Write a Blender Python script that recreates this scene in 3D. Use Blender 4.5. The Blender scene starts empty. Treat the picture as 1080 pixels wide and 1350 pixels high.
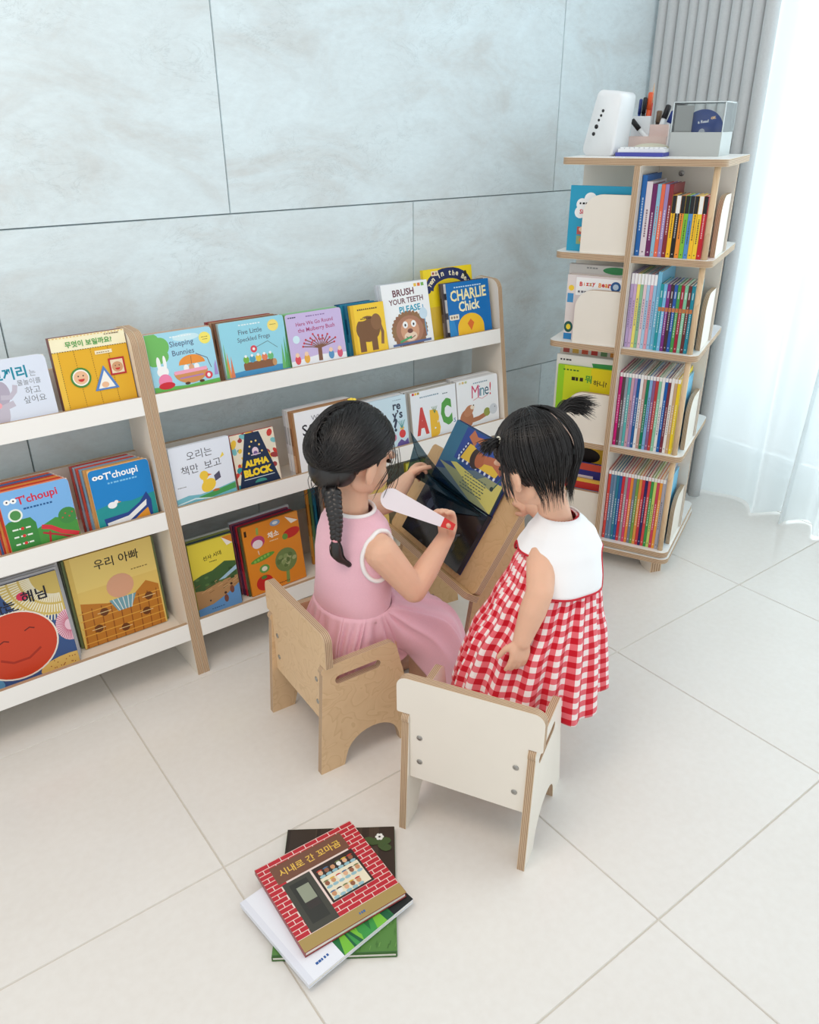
import bpy, bmesh, math, random
from mathutils import Vector, Matrix, Euler, noise
from mathutils.geometry import tessellate_polygon

random.seed(7)
SC = bpy.context.scene
COL = SC.collection
PI = math.pi

# ---------------------------------------------------------------- camera
F_PX, PITCH, ROLL, YAW, CAM_H = 1045.0, 0.454, -0.0052, 0.6414, 1.34
cy_, sy_ = math.cos(YAW), math.sin(YAW)
_fwd = Vector((sy_ * math.cos(PITCH), cy_ * math.cos(PITCH), -math.sin(PITCH)))
_rt = Vector((cy_, -sy_, 0)); _up = _rt.cross(_fwd)
CAM_R = _rt * math.cos(ROLL) + _up * math.sin(ROLL)
CAM_U = -_rt * math.sin(ROLL) + _up * math.cos(ROLL)
CAM_F = _fwd
CAM_P = Vector((0, 0, CAM_H))
cam = bpy.data.cameras.new('camera')
cam.sensor_fit = 'HORIZONTAL'; cam.sensor_width = 36.0
cam.lens = 36.0 * F_PX / 1080.0
cam.clip_start = 0.05; cam.clip_end = 100
camo = bpy.data.objects.new('camera', cam)
M = Matrix((CAM_R, CAM_U, -CAM_F)).transposed().to_4x4(); M.translation = CAM_P
camo.matrix_world = M
COL.objects.link(camo); SC.camera = camo

# ---------------------------------------------------------------- light and exposure
SC.view_settings.view_transform = 'Standard'
SC.view_settings.look = 'None'
SC.view_settings.gamma = 1.0
SC.view_settings.use_curve_mapping = False
SC.view_settings.exposure = 0.22
W = bpy.data.worlds.new('daylight'); SC.world = W; W.use_nodes = True
bg = W.node_tree.nodes['Background']
bg.inputs[0].default_value = (0.93, 0.98, 1.0, 1); bg.inputs[1].default_value = 0.80

def area_light(name, loc, look, sx, sy, power, color):
    L = bpy.data.lights.new(name, 'AREA'); L.shape = 'RECTANGLE'; L.size = sx; L.size_y = sy
    L.energy = power; L.color = color
    o = bpy.data.objects.new(name, L); o.location = loc
    o.rotation_euler = Vector(look).to_track_quat('-Z', 'Y').to_euler()
    COL.objects.link(o); return o
area_light('window_daylight', (3.45, 0.45, 1.45), (-1, 0.0, -0.18), 2.6, 2.2, 78, (0.80, 0.94, 1.0))
area_light('warm_fill_left', (-0.25, 0.75, 2.5), (0.05, 0.05, -1), 1.0, 0.8, 13, (1.0, 0.80, 0.64))  # added fill, no real fixture: warms the left floor and wall

# ---------------------------------------------------------------- helpers
def ray(px, py):
    return CAM_F + CAM_R * ((px - 540) / F_PX) - CAM_U * ((py - 675) / F_PX)
def on_y(px, py, y):
    d = ray(px, py); return CAM_P + d * (y / d.y)
def on_z(px, py, z):
    d = ray(px, py); return CAM_P + d * ((z - CAM_H) / d.z)
def on_plane(px, py, P, n):
    d = ray(px, py); return CAM_P + d * ((P - CAM_P).dot(n) / d.dot(n))

def s2l(c):
    return c / 12.92 if c <= 0.04045 else ((c + 0.055) / 1.055) ** 2.4
def rgb(r, g=None, b=None):
    if isinstance(r, (tuple, list)): r, g, b = r
    return (s2l(r / 255), s2l(g / 255), s2l(b / 255), 1.0)

_mats = {}
def mat(name, color=(200, 200, 200), rough=0.5, spec=0.5, var=0.0, vscale=30.0, bump=0.0, bscale=60.0, sheen=0.0, sss=0.0, coat=0.0, metal=0.0):
    if name in _mats: return _mats[name]
    m = bpy.data.materials.new(name); m.use_nodes = True
    nt = m.node_tree; b = nt.nodes['Principled BSDF']
    c = rgb(color)
    b.inputs['Base Color'].default_value = c
    b.inputs['Roughness'].default_value = rough
    b.inputs['Specular IOR Level'].default_value = spec
    b.inputs['Metallic'].default_value = metal
    if coat: b.inputs['Coat Weight'].default_value = coat; b.inputs['Coat Roughness'].default_value = 0.15
    if sheen: b.inputs['Sheen Weight'].default_value = sheen
    if sss:
        b.inputs['Subsurface Weight'].default_value = sss
        b.inputs['Subsurface Radius'].default_value = (0.012, 0.005, 0.003)
        b.inputs['Subsurface Scale'].default_value = 1.0
    if var or bump:
        tc = nt.nodes.new('ShaderNodeTexCoord')
    if var:
        nz = nt.nodes.new('ShaderNodeTexNoise'); nz.inputs['Scale'].default_value = vscale; nz.inputs['Detail'].default_value = 5
        nt.links.new(tc.outputs['Object'], nz.inputs['Vector'])
        rp = nt.nodes.new('ShaderNodeValToRGB')
        rp.color_ramp.elements[0].position = 0.3; rp.color_ramp.elements[1].position = 0.7
        rp.color_ramp.elements[0].color = (c[0] * (1 - var), c[1] * (1 - var), c[2] * (1 - var), 1)
        rp.color_ramp.elements[1].color = (min(1, c[0] * (1 + var)), min(1, c[1] * (1 + var)), min(1, c[2] * (1 + var)), 1)
        nt.links.new(nz.outputs['Fac'], rp.inputs['Fac']); nt.links.new(rp.outputs['Color'], b.inputs['Base Color'])
    if bump:
        n2 = nt.nodes.new('ShaderNodeTexNoise'); n2.inputs['Scale'].default_value = bscale; n2.inputs['Detail'].default_value = 4
        nt.links.new(tc.outputs['Object'], n2.inputs['Vector'])
        bp = nt.nodes.new('ShaderNodeBump'); bp.inputs['Strength'].default_value = bump; bp.inputs['Distance'].default_value = 0.002
        nt.links.new(n2.outputs['Fac'], bp.inputs['Height']); nt.links.new(bp.outputs['Normal'], b.inputs['Normal'])
    _mats[name] = m
    return m

def nodes_of(m):
    return m.node_tree, m.node_tree.nodes['Principled BSDF']

def plywood_edge():
    if 'plywood_edge' in _mats: return _mats['plywood_edge']
    m = mat('plywood_edge', (190, 160, 130), 0.6)
    nt, b = nodes_of(m)
    at = nt.nodes.new('ShaderNodeAttribute'); at.attribute_name = 'lam'
    mu = nt.nodes.new('ShaderNodeMath'); mu.operation = 'MULTIPLY'; mu.inputs[1].default_value = 4.5
    fr = nt.nodes.new('ShaderNodeMath'); fr.operation = 'FRACT'
    rp = nt.nodes.new('ShaderNodeValToRGB'); rp.color_ramp.interpolation = 'LINEAR'
    e = rp.color_ramp.elements
    e[0].position = 0.0; e[0].color = rgb(205, 178, 146); e[1].position = 1.0; e[1].color = rgb(205, 178, 146)
    for p, c in ((0.42, (208, 182, 152)), (0.52, (150, 116, 88)), (0.88, (158, 124, 95)), (0.96, (205, 178, 146))):
        x = e.new(p); x.color = rgb(c)
    nt.links.new(at.outputs['Fac'], mu.inputs[0]); nt.links.new(mu.outputs[0], fr.inputs[0]); nt.links.new(fr.outputs[0], rp.inputs['Fac'])
    nt.links.new(rp.outputs['Color'], b.inputs['Base Color'])
    return m

def birch(name='birch_veneer', c1=(222, 188, 146), c2=(210, 172, 128)):
    if name in _mats: return _mats[name]
    m = mat(name, c1, 0.5)
    nt, b = nodes_of(m)
    tc = nt.nodes.new('ShaderNodeTexCoord')
    mp = nt.nodes.new('ShaderNodeMapping'); mp.inputs['Scale'].default_value = (10, 10, 2.6)
    n1 = nt.nodes.new('ShaderNodeTexNoise'); n1.inputs['Scale'].default_value = 1.3; n1.inputs['Detail'].default_value = 2; n1.inputs['Distortion'].default_value = 0.6
    mu = nt.nodes.new('ShaderNodeMath'); mu.operation = 'MULTIPLY'; mu.inputs[1].default_value = 9
    fr = nt.nodes.new('ShaderNodeMath'); fr.operation = 'FRACT'
    rp = nt.nodes.new('ShaderNodeValToRGB'); e = rp.color_ramp.elements
    e[0].position = 0; e[0].color = rgb(c1); e[1].position = 1; e[1].color = rgb(c1)
    x = e.new(0.75); x.color = rgb(tuple((a * 2 + bb) / 3 for a, bb in zip(c1, c2))); x = e.new(0.92); x.color = rgb(c2)
    nt.links.new(tc.outputs['Object'], mp.inputs['Vector']); nt.links.new(mp.outputs[0], n1.inputs['Vector'])
    nt.links.new(n1.outputs['Fac'], mu.inputs[0]); nt.links.new(mu.outputs[0], fr.inputs[0]); nt.links.new(fr.outputs[0], rp.inputs['Fac'])
    nt.links.new(rp.outputs['Color'], b.inputs['Base Color'])
    return m

def print_mat():
    """flat print: colours stored on the faces of the printed artwork"""
    if 'printed_paper' in _mats: return _mats['printed_paper']
    m = mat('printed_paper', (255, 255, 255), 0.38, 0.4)
    nt, b = nodes_of(m)
    at = nt.nodes.new('ShaderNodeVertexColor'); at.layer_name = 'ink'
    nt.links.new(at.outputs['Color'], b.inputs['Base Color'])
    return m

CREAM = mat('cream_laminate', (238, 230, 218), 0.42, 0.4, var=0.012, vscale=14)
WHITE_P = mat('white_laminate', (246, 244, 240), 0.42, 0.4)
PAGES = mat('book_pages', (240, 234, 222), 0.75, 0.2, var=0.05, vscale=160)

def tag(o, label=None, cat=None, group=None, kind=None):
    if label: o['label'] = label
    if cat: o['category'] = cat
    if group: o['group'] = group
    if kind: o['kind'] = kind
    return o

def link(name, me, material=None, parent=None, mw=None):
    o = bpy.data.objects.new(name, me)
    COL.objects.link(o)
    if material is not None:
        for mm in (material if isinstance(material, (list, tuple)) else [material]): me.materials.append(mm)
    if parent is not None: o.parent = parent
    if mw is not None: o.matrix_local = mw
    return o

def empty(name, loc=(0, 0, 0), rz=0.0, mw=None):
    o = bpy.data.objects.new(name, None); o.empty_display_size = 0.05
    COL.objects.link(o)
    if mw is not None: o.matrix_world = mw
    else: o.location = loc; o.rotation_euler = (0, 0, rz)
    return o

class MB:
    """collects simple shapes into one mesh"""
    def __init__(s): s.v = []; s.f = []; s.mi = []; s.smooth = []
    def add(s, vs, fs, mi=0, sm=False):
        n = len(s.v); s.v += [tuple(v) for v in vs]
        for f in fs: s.f.append(tuple(i + n for i in f)); s.mi.append(mi); s.smooth.append(sm)
    def box(s, x0, x1, y0, y1, z0, z1, mi=0):
        s.add([(x0, y0, z0), (x1, y0, z0), (x1, y1, z0), (x0, y1, z0), (x0, y0, z1), (x1, y0, z1), (x1, y1, z1), (x0, y1, z1)],
              [(3, 2, 1, 0), (4, 5, 6, 7), (0, 1, 5, 4), (1, 2, 6, 5), (2, 3, 7, 6), (3, 0, 4, 7)], mi)
    def tube(s, pts, rads, n=10, mi=0, cap=True, sx=1.0, closed=False):
        pts = [Vector(p) for p in pts]
        if not hasattr(rads, '__len__'): rads = [rads] * len(pts)
        rings = []
        ref = None
        for i, p in enumerate(pts):
            t = (pts[min(i + 1, len(pts) - 1)] - pts[max(i - 1, 0)])
            if t.length < 1e-9: t = Vector((0, 0, 1))
            t.normalize()
            if ref is None:
                ref = Vector((0, 0, 1)) if abs(t.z) < 0.9 else Vector((1, 0, 0))
            a = (ref - t * ref.dot(t))
            if a.length < 1e-6: a = t.orthogonal()
            a.normalize(); b = t.cross(a); ref = a
            r = rads[i]
            rings.append([p + a * (r * math.cos(2 * PI * k / n)) + b * (r * sx * math.sin(2 * PI * k / n)) for k in range(n)])
        vs = [q for R in rings for q in R]; fs = []
        for i in range(len(rings) - 1):
            for k in range(n):
                k2 = (k + 1) % n
                fs.append((i * n + k, i * n + k2, (i + 1) * n + k2, (i + 1) * n + k))
        if cap:
            fs.append(tuple(range(n - 1, -1, -1))); fs.append(tuple((len(rings) - 1) * n + k for k in range(n)))
        s.add(vs, fs, mi, True)
    def lathe(s, prof, n=24, mi=0, M=None):
        vs = []
        for r, z in prof:
            for k in range(n):
                v = Vector((r * math.cos(2 * PI * k / n), r * math.sin(2 * PI * k / n), z)); vs.append(M @ v if M else v)
        fs = []
        for i in range(len(prof) - 1):
            for k in range(n):
                k2 = (k + 1) % n; fs.append((i * n + k, i * n + k2, (i + 1) * n + k2, (i + 1) * n + k))
        fs.append(tuple(range(n - 1, -1, -1))); fs.append(tuple((len(prof) - 1) * n + k for k in range(n)))
        s.add(vs, fs, mi, True)
    def ellipsoid(s, c, r, M=None, nu=20, nv=12, mi=0):
        vs = []; c = Vector(c)
        for i in range(nv + 1):
            th = PI * i / nv
            for k in range(nu):
                ph = 2 * PI * k / nu
                v = Vector((r[0] * math.sin(th) * math.cos(ph), r[1] * math.sin(th) * math.sin(ph), r[2] * math.cos(th)))
                vs.append((M @ v if M else v) + c)
        fs = []
        for i in range(nv):
            for k in range(nu):
                k2 = (k + 1) % nu; fs.append((i * nu + k, (i + 1) * nu + k, (i + 1) * nu + k2, i * nu + k2))
        s.add(vs, fs, mi, True)
    def mesh(s, name):
        me = bpy.data.meshes.new(name); me.from_pydata(s.v, [], s.f)
        me.polygons.foreach_set('material_index', s.mi); me.polygons.foreach_set('use_smooth', s.smooth)
        me.update(); return me
    def build(s, name, material, parent=None, mw=None, weld=False):
        me = s.mesh(name)
        if weld:
            bm = bmesh.new(); bm.from_mesh(me); bmesh.ops.remove_doubles(bm, verts=bm.verts, dist=1e-5); bm.to_mesh(me); bm.free()
        return link(name, me, material, parent, mw)

def rounded(pts, rads, seg=5):
    """polygon with rounded corners; rads per corner"""
    out = []; n = len(pts)
    if not hasattr(rads, '__len__'): rads = [rads] * n
    for i in range(n):
        p = Vector(pts[i]); a = Vector(pts[i - 1]); b = Vector(pts[(i + 1) % n]); r = rads[i]
        if r <= 0: out.append(tuple(p)); continue
        da = (a - p).normalized(); db = (b - p).normalized()
        ang = da.angle(db); d = r / math.tan(ang / 2)
        c = p + (da + db).normalized() * (r / math.sin(ang / 2))
        s = p + da * d - c; e = p + db * d - c
        a0 = math.atan2(s.y, s.x); a1 = math.atan2(e.y, e.x)
        dl = a1 - a0
        while dl > PI: dl -= 2 * PI
        while dl < -PI: dl += 2 * PI
        for k in range(seg + 1):
            t = a0 + dl * k / seg; out.append((c.x + r * math.cos(t), c.y + r * math.sin(t)))
    return out

def panel_mesh(name, outline, th, holes=()):
    """flat board: outline in local XY, thickness along +Z (0..th); slot 0 faces, slot 1 edges"""
    loops = [list(outline)] + [list(h) for h in holes]
    flat = [p for l in loops for p in l]
    tris = tessellate_polygon([[Vector((p[0], p[1], 0)) for p in l] for l in loops])
    vs = [(p[0], p[1], 0) for p in flat] + [(p[0], p[1], th) for p in flat]
    n = len(flat); fs = []; mi = []
    for t in tris:
        a, b, c = [Vector(flat[i]) for i in t]
        ccw = (b - a).cross(c - a) > 0
        t2 = t if ccw else (t[0], t[2], t[1])
        fs.append(tuple(i + n for i in t2)); mi.append(0)
        fs.append((t2[0], t2[2], t2[1])); mi.append(0)
    # separate edge verts so the stripes read cleanly
    off = len(vs); base = 0
    for li, l in enumerate(loops):
        area = sum(l[i][0] * l[(i + 1) % len(l)][1] - l[(i + 1) % len(l)][0] * l[i][1] for i in range(len(l)))
        m = len(l)
        i0 = len(vs)
        vs += [(p[0], p[1], 0) for p in l] + [(p[0], p[1], th) for p in l]
        for k in range(m):
            k2 = (k + 1) % m
            q = (i0 + k, i0 + k2, i0 + m + k2, i0 + m + k)
            if (area > 0) == (li > 0): q = q[::-1]
            fs.append(q); mi.append(1)
    me = bpy.data.meshes.new(name); me.from_pydata(vs, [], fs)
    me.polygons.foreach_set('material_index', mi)
    at = me.attributes.new('lam', 'FLOAT', 'POINT')
    at.data.foreach_set('value', [v[2] / th for v in vs])
    me.update(); return me

def board(name, outline, th, mw, parent=None, face=None, holes=(), edge=None):
    return link(name, panel_mesh(name, outline, th, holes), [face or CREAM, edge or plywood_edge()], parent, mw)

def frame(o, x, y):
    """matrix with origin o, local X along x, local Y along y"""
    x = Vector(x).normalized(); y = Vector(y); y = (y - x * y.dot(x)).normalized(); z = x.cross(y)
    m = Matrix((x, y, z)).transposed().to_4x4(); m.translation = Vector(o); return m

# ---------------------------------------------------------------- flat print
_txt = {}
def text_tris(body, bold=0.0):
    k = (body, bold)
    if k in _txt: return _txt[k]
    cu = bpy.data.curves.new('tmp', 'FONT'); cu.body = body; cu.size = 1.0; cu.resolution_u = 2; cu.offset = bold
    o = bpy.data.objects.new('tmp', cu); COL.objects.link(o)
    dg = bpy.context.evaluated_depsgraph_get()
    ev = o.evaluated_get(dg); me = ev.to_mesh()
    vs = [tuple(v.co[:2]) for v in me.vertices]; fs = [tuple(p.vertices) for p in me.polygons]
    ev.to_mesh_clear(); bpy.data.objects.remove(o); bpy.data.curves.remove(cu)
    xs = [v[0] for v in vs]; ys = [v[1] for v in vs]
    _txt[k] = (vs, fs, (min(xs), max(xs), min(ys), max(ys)))
    return _txt[k]

class Art:
    """flat printed artwork on a w x h rectangle (metres, origin lower left); every shape a thin layer of ink"""
    STEP = 0.000008
    def __init__(s, w, h, base=None, r=0.0):
        s.w, s.h = w, h; s.v = []; s.f = []; s.c = []; s.z = 0.00012
        if base is not None:
            e = 0.0004
            o = [(e, e), (w - e, e), (w - e, h - e), (e, h - e)]
            s.poly(rounded(o, r, 4) if r else o, base, unit=False)
    def _clip(s, p):
        return (min(max(p[0], 0.0004), s.w - 0.0004), min(max(p[1], 0.0004), s.h - 0.0004))
    def raw(s, vs, fs, col):
        n = len(s.v); c = rgb(col)
        s.v += [(*s._clip(p), s.z) for p in vs]
        for f in fs: s.f.append(tuple(i + n for i in f)); s.c.append(c)
        s.z += s.STEP
    def poly(s, pts, col, unit=True):
        p = [(a * s.w, b * s.h) for a, b in pts] if unit else list(pts)
        tr = tessellate_polygon([[Vector((q[0], q[1], 0)) for q in p]])
        fs = []
        for t in tr:
            a, b, c = [Vector(p[i]) for i in t]
            fs.append(t if (b - a).cross(c - a) > 0 else (t[0], t[2], t[1]))
        s.raw(p, fs, col)
    def rect(s, x0, y0, x1, y1, col, r=0.0):
        p = [(x0 * s.w, y0 * s.h), (x1 * s.w, y0 * s.h), (x1 * s.w, y1 * s.h), (x0 * s.w, y1 * s.h)]
        s.poly(rounded(p, r * s.w, 4) if r else p, col, unit=False)
    def ell(s, cx, cy, rx, ry, col, rot=0.0, n=20, a0=0, a1=2 * PI):
        """radii in fractions of the width"""
        c, sn = math.cos(rot), math.sin(rot); p = []
        full = abs(a1 - a0 - 2 * PI) < 1e-6
        for k in range(n if full else n + 1):
            t = a0 + (a1 - a0) * k / n
            x, y = rx * s.w * math.cos(t), ry * s.w * math.sin(t)
            p.append((cx * s.w + x * c - y * sn, cy * s.h + x * sn + y * c))
        s.poly(p, col, unit=False)
    def line(s, pts, wd, col):
        p = [Vector((a * s.w, b * s.h)) for a, b in pts]; wd *= s.w / 2; vs = []; fs = []
        for i, q in enumerate(p):
            t = (p[min(i + 1, len(p) - 1)] - p[max(i - 1, 0)]).normalized(); nn = Vector((-t.y, t.x)) * wd
            vs += [q + nn, q - nn]
        for i in range(len(p) - 1): fs.append((2 * i + 1, 2 * i + 3, 2 * i + 2, 2 * i))
        s.raw(vs, fs, col)
    def text(s, body, cx, cy, wd, col, rot=0.0, bold=0.0, maxh=None, vert=False, ys=1.0):
        vs, fs, (x0, x1, y0, y1) = text_tris(body, bold)
        k = wd * s.w / (x1 - x0)
        if maxh and (y1 - y0) * k > maxh * s.h: k = maxh * s.h / (y1 - y0)
        if vert: rot -= PI / 2
        c, sn = math.cos(rot), math.sin(rot); mx, my = (x0 + x1) / 2, (y0 + y1) / 2
        s.raw([(cx * s.w + ((a - mx) * c - (b - my) * ys * sn) * k, cy * s.h + ((a - mx) * sn + (b - my) * ys * c) * k) for a, b in vs], fs, col)
    def build(s, name, parent, mw):
        me = bpy.data.meshes.new(name); me.from_pydata(s.v, [], s.f)
        at = me.color_attributes.new('ink', 'FLOAT_COLOR', 'CORNER')
        i = 0
        data = []
        for f, c in zip(s.f, s.c): data += list(c) * len(f)
        at.data.foreach_set('color', data); me.update()
        return link(name, me, print_mat(), parent, mw)

# ================================================================ the room
WALL_Y = 2.045
def stone_mat():
    m = mat('stone_wall_tile', (214, 226, 230), 0.5, 0.4)
    nt, b = nodes_of(m)
    N = nt.nodes.new; Lk = nt.links.new
    tc = N('ShaderNodeTexCoord')
    mp = N('ShaderNodeMapping'); mp.inputs['Scale'].default_value = (1.0, 2.0, 1.0); mp.inputs['Rotation'].default_value = (0, 0, 0.25)
    oi = N('ShaderNodeObjectInfo'); ad = N('ShaderNodeVectorMath'); ad.operation = 'MULTIPLY_ADD'
    ad.inputs[1].default_value = (17.0, 9.0, 5.0); Lk(oi.outputs['Location'], ad.inputs[0]); Lk(tc.outputs['Object'], ad.inputs[2]); Lk(ad.outputs[0], mp.inputs['Vector'])
    def noise_(sc, det, rough, dist):
        n = N('ShaderNodeTexNoise'); n.inputs['Scale'].default_value = sc; n.inputs['Detail'].default_value = det; n.inputs['Roughness'].default_value = rough; n.inputs['Distortion'].default_value = dist
        Lk(mp.outputs[0], n.inputs['Vector']); return n
    def ramp(src, *st):
        r = N('ShaderNodeValToRGB'); e = r.color_ramp.elements; e[0].position, e[0].color = st[0]; e[1].position, e[1].color = st[-1]
        for p, c in st[1:-1]: x = e.new(p); x.color = c
        Lk(src.outputs['Fac'], r.inputs['Fac']); return r
    big = ramp(noise_(2.8, 7, 0.62, 0.8), (0.34, rgb(213, 220, 221)), (0.50, rgb(222, 234, 238)), (0.64, rgb(227, 241, 246)))
    fine = ramp(noise_(34, 8, 0.75, 0.3), (0.30, (0.92, 0.92, 0.92, 1)), (0.62, (1.03, 1.03, 1.03, 1)))
    crin = ramp(noise_(5.5, 10, 0.68, 1.6), (0.485, (1, 1, 1, 1)), (0.50, (0.86, 0.87, 0.87, 1)), (0.512, (1, 1, 1, 1)))
    msk = ramp(noise_(2.6, 3, 0.5, 0.0), (0.48, (0, 0, 0, 1)), (0.60, (1, 1, 1, 1)))
    m1 = N('ShaderNodeMixRGB'); m1.blend_type = 'MULTIPLY'; m1.inputs[0].default_value = 0.75; Lk(big.outputs[0], m1.inputs[1]); Lk(fine.outputs[0], m1.inputs[2])
    m2 = N('ShaderNodeMixRGB'); m2.blend_type = 'MULTIPLY'; Lk(msk.outputs[0], m2.inputs[0]); Lk(m1.outputs[0], m2.inputs[1]); Lk(crin.outputs[0], m2.inputs[2])
    Lk(m2.outputs[0], b.inputs['Base Color'])
    bp = N('ShaderNodeBump'); bp.inputs['Strength'].default_value = 0.25; bp.inputs['Distance'].default_value = 0.003
    Lk(fine.outputs[0], bp.inputs['Height']); Lk(bp.outputs['Normal'], b.inputs['Normal'])
    return m
STONE = stone_mat()
GROUT_W = mat('wall_joint', (120, 128, 130), 0.9)
GROUT_F = mat('floor_grout', (206, 198, 186), 0.9)
def floor_tile_mat():
    m = mat('porcelain_floor_tile', (232, 228, 221), 0.22, 0.5)
    nt, b = nodes_of(m)
    tc = nt.nodes.new('ShaderNodeTexCoord')
    n1 = nt.nodes.new('ShaderNodeTexNoise'); n1.inputs['Scale'].default_value = 60; n1.inputs['Detail'].default_value = 8
    n2 = nt.nodes.new('ShaderNodeTexNoise'); n2.inputs['Scale'].default_value = 3; n2.inputs['Detail'].default_value = 4
    nt.links.new(tc.outputs['Object'], n1.inputs['Vector']); nt.links.new(tc.outputs['Object'], n2.inputs['Vector'])
    ad = nt.nodes.new('ShaderNodeMath'); ad.operation = 'ADD'
    nt.links.new(n1.outputs['Fac'], ad.inputs[0]); nt.links.new(n2.outputs['Fac'], ad.inputs[1])
    r = nt.nodes.new('ShaderNodeValToRGB'); e = r.color_ramp.elements
    e[0].position = 0.5; e[0].color = rgb(226, 221, 215); e[1].position = 1.0; e[1].color = rgb(231, 227, 222)
    dv = nt.nodes.new('ShaderNodeMath'); dv.operation = 'MULTIPLY'; dv.inputs[1].default_value = 0.8
    nt.links.new(ad.outputs[0], dv.inputs[0]); nt.links.new(dv.outputs[0], r.inputs['Fac']); nt.links.new(r.outputs['Color'], b.inputs['Base Color'])
    return m
FLOOR_T = floor_tile_mat()

X_R = 3.0
mb = MB(); mb.box(-1.45, X_R, -0.68, WALL_Y + 0.02, -0.06, -0.0025)
floor = tag(mb.build('floor', GROUT_F), kind='structure')
GX, GY, TS, GAP = 0.3685, 0.524, 0.6, 0.0022
tile_me = {}
def tile_mesh(key, sx, sy, th):
    if key not in tile_me:
        b = 0.0012
        vs = [(0, 0, 0), (sx, 0, 0), (sx, sy, 0), (0, sy, 0), (b, b, th), (sx - b, b, th), (sx - b, sy - b, th), (b, sy - b, th)]
        vs = [(x, y, z if z == 0 else th) for x, y, z in vs]
        me = bpy.data.meshes.new('tile'); me.from_pydata(vs, [], [(3, 2, 1, 0), (4, 5, 6, 7), (0, 1, 5, 4), (1, 2, 6, 5), (2, 3, 7, 6), (3, 0, 4, 7)])
        tile_me[key] = me
    return tile_me[key]
for i in range(-3, 5):
    for j in range(-2, 3):
        x0 = max(GX + i * TS + GAP / 2, -1.43); x1 = min(GX + (i + 1) * TS - GAP / 2, X_R - 0.005)
        y0 = GY + j * TS + GAP / 2; y1 = min(GY + (j + 1) * TS - GAP / 2, WALL_Y - 0.006)
        if x1 - x0 < 0.02 or y1 - y0 < 0.02: continue
        me = tile_mesh(('f', round(x1 - x0, 4), round(y1 - y0, 4)), x1 - x0, y1 - y0, 0.0025)
        if not me.materials: me.materials.append(FLOOR_T)
        link('floor_tile', me, None, floor, Matrix.Translation((x0, y0, -0.0025)))

mb = MB(); mb.box(-1.45, X_R, WALL_Y, WALL_Y + 0.1, 0, 2.45)
wall = tag(mb.build('wall_back', GROUT_W), kind='structure')
WZ, WX = 1.134, 0.945
for r in range(-2, 3):
    z0 = max(WZ + (r - 0) * 0.6 + 0.001, 0.001); z1 = min(WZ + (r + 1) * 0.6 - 0.001, 2.449)
    if z1 - z0 < 0.02: continue
    off = WX if r % 2 == 0 else WX - 0.6
    for k in range(-3, 3):
        x0 = max(off + k * 1.198 + 0.001, -1.449); x1 = min(off + (k + 1) * 1.198 - 0.001, X_R - 0.001)
        if x1 - x0 < 0.02: continue
        me = tile_mesh(('w', round(x1 - x0, 4), round(z1 - z0, 4)), x1 - x0, z1 - z0, 0.006)
        if not me.materials: me.materials.append(STONE)
        # local X along x, local Y up, local Z towards the room
        link('wall_tile', me, None, wall, frame((x0, WALL_Y, z0), (1, 0, 0), (0, 0, 1)))

PLASTER = mat('white_plaster', (240, 240, 238), 0.8)
mb = MB()
mb.box(X_R, X_R + 0.12, 1.96, WALL_Y + 0.1, 0, 2.45); mb.box(X_R, X_R + 0.12, -0.68, 1.96, 2.35, 2.45); mb.box(X_R, X_R + 0.12, -0.68, 1.96, -0.06, 0.03)
tag(mb.build('wall_right', PLASTER), kind='structure')
wroot = empty('window_1', (X_R + 0.06, 0, 0)); tag(wroot, kind='structure')
FRM = mat('window_frame_white', (242, 243, 244), 0.4)
mb = MB(); mb.box(-0.03, 0.03, -0.68, 1.96, 0.03, 0.09); mb.box(-0.03, 0.03, -0.68, 1.96, 2.29, 2.35)
for yy in (-0.68, 0.60, 1.90): mb.box(-0.03, 0.03, yy, yy + 0.06, 0.09, 2.29)
mb.build('window_frame', FRM, wroot)
def glass_mat():
    m = bpy.data.materials.new('clear_glass'); m.use_nodes = True; nt = m.node_tree
    nt.nodes.remove(nt.nodes['Principled BSDF']); out = nt.nodes['Material Output']
    t = nt.nodes.new('ShaderNodeBsdfTransparent'); g = nt.nodes.new('ShaderNodeBsdfGlossy'); g.inputs['Roughness'].default_value = 0.03
    f = nt.nodes.new('ShaderNodeFresnel'); f.inputs['IOR'].default_value = 1.4; mx = nt.nodes.new('ShaderNodeMixShader')
    t.inputs[0].default_value = (0.97, 0.985, 0.985, 1)
    nt.links.new(f.outputs[0], mx.inputs[0]); nt.links.new(t.outputs[0], mx.inputs[1]); nt.links.new(g.outputs[0], mx.inputs[2]); nt.links.new(mx.outputs[0], out.inputs[0])
    return m
GLASS = glass_mat()
for a, b in ((-0.62, 0.60), (0.66, 1.90)):
    mb = MB(); mb.box(-0.004, 0.004, a, b, 0.09, 2.29); mb.build('pane', GLASS, wroot)

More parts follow.
